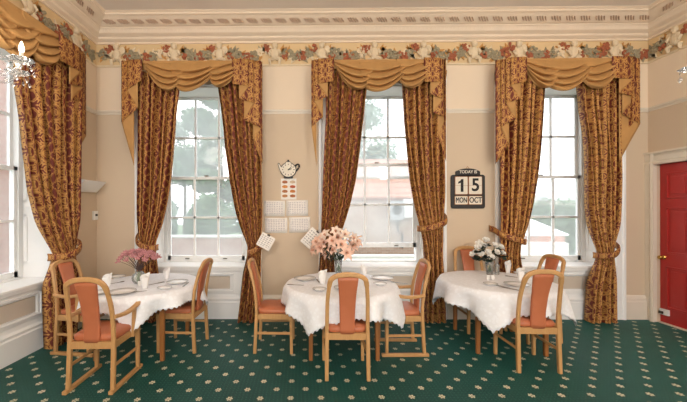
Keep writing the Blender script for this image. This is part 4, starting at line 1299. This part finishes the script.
# ------------------------------------------------------------------ chandeliers
def chandelier(loc, label, watt, n=6):
    e = empty('chandelier', loc, label=label, cat='chandelier', group='candle chandeliers')
    R = .30
    b = MB(); b.tube([(0, 0, ZC-loc[2]), (0, 0, .05)], .008, 8); b.lathe([(.06, 0), (.05, .03), (.01, .05)], (0, 0, ZC-loc[2]-.05), 16); b.build('ceiling_rod', M['brass'], e)
    b = MB(); b.lathe([(.005, -.30), (.03, -.27), (.05, -.22), (.025, -.17), (.02, -.10), (.045, -.05), (.05, -.02), (.025, .03), (.02, .15), (.05, .19), (.02, .23), (.012, .30)], n=18); b.build('glass_stem', M['crystal'], e, smooth=True)
    for k in range(n):
        a = 2*PI*k/n+.28; c, s = math.cos(a), math.sin(a)
        b = MB(); b.tube(spline([(.03*c, .03*s, -.04), (.12*c, .12*s, -.11), (.22*c, .22*s, -.10), (R*c, R*s, -.02)], 6), .009, 8); b.build('arm', M['crystal'], e, smooth=True)
        b = MB()
        prof = [(.012, -.02), (.05, -.012), (.078, .008), (.074, .012), (.045, -.006), (.014, -.008)]
        nn = 24
        b.ring_loft([[((R*c)+(r*(1+.08*math.cos(8*2*PI*j/nn)))*math.cos(2*PI*j/nn), (R*s)+(r*(1+.08*math.cos(8*2*PI*j/nn)))*math.sin(2*PI*j/nn), z) for j in range(nn)] for r, z in prof])
        dish = b.build('drip_dish', M['crystal'], e, smooth=True)
        b = MB(); b.lathe([(.013, -.01), (.013, .055), (.010, .06)], (R*c, R*s, 0), 12); b.build('candle_tube', M['wax'], e, smooth=True)
        b = MB(); b.lathe([(.008, .058), (.014, .068), (.018, .085), (.016, .10), (.009, .125), (.002, .142)], (R*c, R*s, 0), 14); b.build('candle_bulb', M['bulb'], e, smooth=True)
        for j in range(7):
            q = 2*PI*j/7; px, py = R*c+.072*math.cos(q), R*s+.072*math.sin(q)
            b = MB(); b.ell((px, py, -.012), (.006, .006, .006), 6, 4); L = .05+.02*(j % 2)
            b.lathe([(.001, -L-.03), (.011, -L-.012), (.009, -L), (.002, -L+.012)], (px, py, 0), 6); b.tube([(px, py, -.01), (px, py, -L+.01)], .0012, 4)
            b.build('crystal_drop', M['crystal'], dish)
    L = bpy.data.lights.new('candle_light', 'POINT'); L.energy = watt; L.color = (1, .93, .84); L.shadow_soft_size = .26
    lo = bpy.data.objects.new('candle_light', L); C.objects.link(lo); lo.location = Vector(loc)+Vector((0, 0, .22))
    for j in range(16):
        q = 2*PI*j/16; b = MB(); pts = [(.05*math.cos(q), .05*math.sin(q), .19), (.13*math.cos(q), .13*math.sin(q), .07), (.24*math.cos(q), .24*math.sin(q), -.01)]
        for t in range(9):
            p0 = spline(pts, 4)[t]; b.ell(p0, (.007, .007, .007), 6, 4)
        b.build('bead_chain', M['crystal'], e)
    return e
BULB_W = 72
pb = at(21.5, 47, -2.45)
R_, a_ = .30, .28
chandelier((pb.x-R_*math.cos(a_), pb.y-R_*math.sin(a_), pb.z-.10), 'crystal candle chandelier hanging in the upper left, in front of the left hand valance', 16)
pr_ = at(684, 68, -2.45)
chandelier((pr_.x+.52, -2.45, pb.z-.10), 'crystal candle chandelier at the far right edge above the red door', 16)

for cx_ in (-.9, 2.7):  # two unseen chandeliers added behind the camera for frontal light
    chandelier((cx_, -6.3, pb.z-.10), 'added crystal candle chandelier, unseen fill light in the rear half of the room', 105)

# ------------------------------------------------------------------ outside
GZ = -.9
b = MB(); b.box((-30, WT+.02, GZ-.2), (40, 45, GZ)); b.box((-30, YF, GZ-.2), (XL-.62, WT+.02, GZ)); o = b.build('lawn', M['grass']); struct(o)
def leafcloud(mb, c, r, n, size, rnd, mi=0):
    for _ in range(n):
        while True:
            p = Vector((rnd.uniform(-1, 1), rnd.uniform(-1, 1), rnd.uniform(-1, 1)))
            if .25 < p.length < 1: break
        p = Vector(c)+Vector((p.x*r[0], p.y*r[1], p.z*r[2]))
        a = Vector((rnd.uniform(-1, 1), rnd.uniform(-1, 1), rnd.uniform(-1, 1))).normalized(); q = a.orthogonal().normalized()
        s = size*rnd.uniform(.6, 1.3)
        mb.add([p-a*s, p+q*s*.45, p+a*s, p-q*s*.45], [(0, 1, 2, 3)], mi)
def tree(x, y, h, r, n, label, mat, seed, lo=.35, size=.14):
    rnd = random.Random(seed)
    e = empty('garden_tree', (x, y, GZ), label=label, cat='tree', group='trees outside the windows')
    b = MB(); b.tube([(0, 0, 0), (.05, 0, h*.3), (-.05, .05, h*.6), (.02, 0, h*.9)], [.16, .12, .08, .02], 8)
    for k in range(7):
        a = rnd.random()*6.28; z = h*rnd.uniform(.35, .75); L = r*rnd.uniform(.5, .8)
        b.tube([(0, 0, z), (L*.5*math.cos(a), L*.5*math.sin(a), z+L*.3), (L*math.cos(a), L*math.sin(a), z+L*.45)], [.05, .03, .01], 5)
    b.build('trunk', M['bark'], e)
    b = MB()
    for k in range(14):
        a = rnd.random()*6.28; d = r*math.sqrt(rnd.random())*.8; z = h*rnd.uniform(lo, .92)
        rr_ = r*rnd.uniform(.28, .45)
        leafcloud(b, (d*math.cos(a), d*math.sin(a), z), (rr_, rr_, rr_*.8), n//14, size, rnd)
    b.build('foliage', M[mat], e, recalc=False)
tree(-4.9, 13.2, 9.5, 2.7, 11000, 'leafy green tree seen through the left back window', 'foliage', 1, .18)
tree(-9.4, 19.5, 11.5, 3.1, 9000, 'pale leafy tree farther left through the left back window', 'foliage2', 2, .15)
tree(2.2, 18.0, 13.0, 3.4, 12000, 'pale tree rising over the tiled roof through the middle window', 'foliage2', 3, .4)
tree(19.1, 29, 5.2, 2.2, 5000, 'pale tree beside the distant houses in the right back window', 'foliage2', 8, .3)
tree(-9.0, 1.5, 7, 2.2, 4000, 'green tree seen through the left wall window', 'foliage', 4, .2)
tree(-9.5, -2.0, 6, 2.0, 3500, 'bushy green tree at the outer edge of the left wall window', 'foliage', 5, .2)
def bush(x, y, rx, h, n, label, mat, seed):
    rnd = random.Random(seed)
    e = empty('garden_bush', (x, y, GZ), label=label, cat='bush')
    b = MB()
    for k in range(5): b.tube([(0, 0, 0), (rnd.uniform(-.4, .4)*rx, rnd.uniform(-.2, .2), h*.7)], [.03, .01], 5)
    b.build('stems', M['bark'], e)
    b = MB(); leafcloud(b, (0, 0, h*.55), (rx, .55, h*.5), n, .11, rnd); b.build('foliage', M[mat], e, recalc=False)
bush(-4.4, 9.3, 1.0, 3.0, 5000, 'dense green bush behind the brick garden wall, at the left of the left back window', 'foliage', 21)
bush(-2.0, 9.3, 1.0, 2.6, 5000, 'pale bush behind the brick garden wall, in the middle of the left back window', 'foliage2', 22)
bush(-6.8, 9.4, 1.0, 3.2, 5000, 'pale bush behind the brick garden wall, hidden partly by the curtain by the pink flowers', 'foliage2', 23)
def bx(nm, lo, hi, mat, label, cat, cap=None):
    b = MB(); b.box(lo, hi); o = b.build(nm, M[mat])
    tag(o, label, cat)
    if cap:
        b = MB(); b.box((lo[0]-.05, lo[1]-.05, hi[2]), (hi[0]+.05, hi[1]+.05, hi[2]+.08)); b.build('coping', M[cap], o)
    return o
bx('garden_wall', (-8.0, 8.0, GZ), (-.9, 8.25, .47), 'rosebrick', 'old pale brick garden wall below the trees outside the left back window', 'wall', 'stone')
# outbuilding with pantiled roof
hb = empty('outbuilding', (1.6, 9, GZ), label='pale outbuilding with red pantiled roof outside the middle window', cat='building')
hx, hy, hz = hb.location
L0 = MB(); L0.box((-.9, 0, 0), (4.0, 4.5, 2.95)); L0.build('rendered_wall', M['oldbrick'], hb)
L0 = MB(); L0.box((-.92, -.06, 2.86), (4.1, .02, 2.96)); L0.build('eaves_course', M['brick'], hb)
L0 = MB(); L0.add([(-1.0, -.18, 2.93), (4.2, -.18, 2.93), (4.2, 3.0, 4.95), (-1.0, 3.0, 4.95), (-1.0, -.18, 3.0), (4.2, -.18, 3.0), (4.2, 3.0, 5.02), (-1.0, 3.0, 5.02), (-1.0, 5.0, 3.0), (4.2, 5.0, 3.0)],
    [(0, 1, 2, 3), (4, 5, 6, 7), (0, 1, 5, 4), (1, 2, 6, 5), (3, 0, 4, 7), (7, 6, 9, 8)]); L0.build('roof', M['tile'], hb)
L0 = MB(); L0.box((-3.2, .4, 0), (-.9, 4, 1.5)); L0.build('lean_to_wall', M['oldbrick'], hb)
L0 = MB(); L0.add([(-3.3, .2, 1.48), (-.9, .2, 1.48), (-.9, 2.6, 2.9), (-3.3, 2.6, 2.9), (-3.3, .2, 1.55), (-.9, .2, 1.55), (-.9, 2.6, 2.97), (-3.3, 2.6, 2.97)],
    [(0, 1, 2, 3), (4, 5, 6, 7), (0, 1, 5, 4), (1, 2, 6, 5), (2, 3, 7, 6), (3, 0, 4, 7)]); L0.build('lean_to_roof', M['tile'], hb)
pa = at(395.5, 210, 8.9)
ac = empty('air_conditioning_unit', (pa.x, 9.0, pa.z), label='grey air conditioning unit on the outbuilding wall', cat='air conditioner')
b = MB(); b.box((-.28, -.35, -.42), (.28, 0, .38)); b.build('casing', M['metalgrey'], ac, bevel=.01)
b = MB(); xl([(.001, 0), (.2, 0), (.2, .012), (.001, .014)], 0, 0, 0, b, 20); 
b2 = MB(); b2.lathe([(.20, 0), (.20, .015), (.001, .02)], n=20); b2.v = [(x, -.35-z, y) for x, y, z in b2.v]; b2.build('fan_grille', M['dark'], ac)
b = MB(); b.box((.32, -.30, -.30), (.95, 0, .45)); b.build('side_cabinet', M['canvas'], ac)
b = MB(); b.tube([(.1, -.05, -.42), (.12, -.05, -.9), (.3, -.05, -1.0), (.3, -.05, -1.6)], .03, 6); b.build('pipe', M['dark'], ac)
bx('courtyard_wall', (.2, 5.0, GZ), (3.2, 5.25, .10), 'oldbrick', 'low brick courtyard wall seen under the raised middle sash', 'wall', 'stone')
# wing of the house: brick pier by the right window, and one by the left wall window
b = MB(); b.box((5.10, 1.3, GZ), (5.55, 1.51, 5.5)); o = b.build('brick_pier', M['brick']); tag(o, 'red brick pier standing right outside the window nearest the door', 'pillar')
b = MB(); b.box((-4.75, -.35, GZ), (-4.40, .05, 5.5)); o = b.build('brick_pier', M['brick']); tag(o, 'red brick pier outside the left wall window', 'pillar')
# hedge, pavilion, far roofs, car park wall outside window 3
rnd = random.Random(9)
b = MB(); b.box((10.0, 13.3, GZ), (17.5, 14.2, 1.75)); hg = b.build('garden_hedge', M['hedge']); tag(hg, 'long clipped green hedge outside the right back window', 'hedge')
b = MB()
for _ in range(5000):
    p = Vector((rnd.uniform(9.9, 17.6), rnd.uniform(13.0, 13.5), rnd.uniform(GZ, 1.95+.2*math.sin(rnd.random()*9)))); a = Vector((rnd.uniform(-1, 1), rnd.uniform(-1, 1), rnd.uniform(-1, 1))).normalized(); q = a.orthogonal().normalized(); s = .11
    b.add([p-a*s, p+q*s*.5, p+a*s, p-q*s*.5], [(0, 1, 2, 3)])
b.build('foliage', M['hedge'], hg, recalc=False)
pp = at(540, 232, 9.0)
pv_ = empty('garden_pavilion', (pp.x, 9.6, GZ), label='low pavilion with white pleated roof and brick base outside the right back window', cat='building')
hz = pp.z-GZ
b = MB(); n = 16
ring1 = [(1.45*math.cos(2*PI*j/n)*(1 if j % 2 else .97), 1.2*math.sin(2*PI*j/n), hz-.12) for j in range(n)]; ring2 = [(.05*math.cos(2*PI*j/n), .05*math.sin(2*PI*j/n), hz+.52) for j in range(n)]
b.ring_loft([ring1, ring2]); b.build('roof', M['canvas'], pv_)
b = MB(); b.lathe([(1.2, 0), (1.2, hz-.1)], n=16); b.build('base_wall', M['brick'], pv_)
bx('parapet', (4.6, 6.0, GZ), (8.5, 6.3, at(545, 243, 6).z), 'stone', 'pale stone parapet low in the right back window', 'wall')
for k, (x0_, x1_, zt2, lab) in enumerate(((15.6, 18.6, 3.5, 'pale distant house with slate roof, left one in the right back window'), (19.6, 22.6, 3.1, 'pale distant house with slate roof, right one in the right back window'))):
    e = empty('distant_house', ((x0_+x1_)/2, 22, GZ), label=lab, cat='house', group='distant houses beyond the hedge')
    w_ = (x1_-x0_)/2; zz = zt2-GZ
    b = MB(); b.box((-w_, 0, 0), (w_, 3, zz-.9)); b.build('wall', M['render'], e)
    b = MB(); b.add([(-w_-.2, -.2, zz-.9), (w_+.2, -.2, zz-.9), (w_+.2, 3.2, zz-.9), (-w_-.2, 3.2, zz-.9), (-w_*.8, 1.5, zz+.2), (w_*.8, 1.5, zz+.2)], [(0, 1, 5, 4), (1, 2, 5), (2, 3, 4, 5), (3, 0, 4), (0, 3, 2, 1)]); b.build('roof', M['slate'], e)

# ------------------------------------------------------------------ light
w = bpy.data.worlds.new('overcast_sky'); scene.world = w; w.use_nodes = True
nt = w.node_tree; nt.nodes.clear()
ou = nt.nodes.new('ShaderNodeOutputWorld'); bg = nt.nodes.new('ShaderNodeBackground')
tc = nt.nodes.new('ShaderNodeTexCoord'); nz = nt.nodes.new('ShaderNodeTexNoise'); nz.inputs['Scale'].default_value = 3; nz.inputs['Detail'].default_value = 5
cr = nt.nodes.new('ShaderNodeValToRGB'); cr.color_ramp.elements[0].color = (.80, .88, .95, 1); cr.color_ramp.elements[1].color = (1, 1, 1, 1)
cr.color_ramp.elements[0].position = .35; cr.color_ramp.elements[1].position = .65
nt.links.new(tc.outputs['Generated'], nz.inputs['Vector']); nt.links.new(nz.outputs[0], cr.inputs[0]); nt.links.new(cr.outputs[0], bg.inputs['Color']); nt.links.new(bg.outputs[0], ou.inputs[0])
bg.inputs['Strength'].default_value = 1.85

vs_ = scene.view_settings
scene.display_settings.display_device = 'sRGB'
vs_.view_transform = 'Standard'; vs_.look = 'None'; vs_.gamma = 1; vs_.use_curve_mapping = False
vs_.exposure = .80
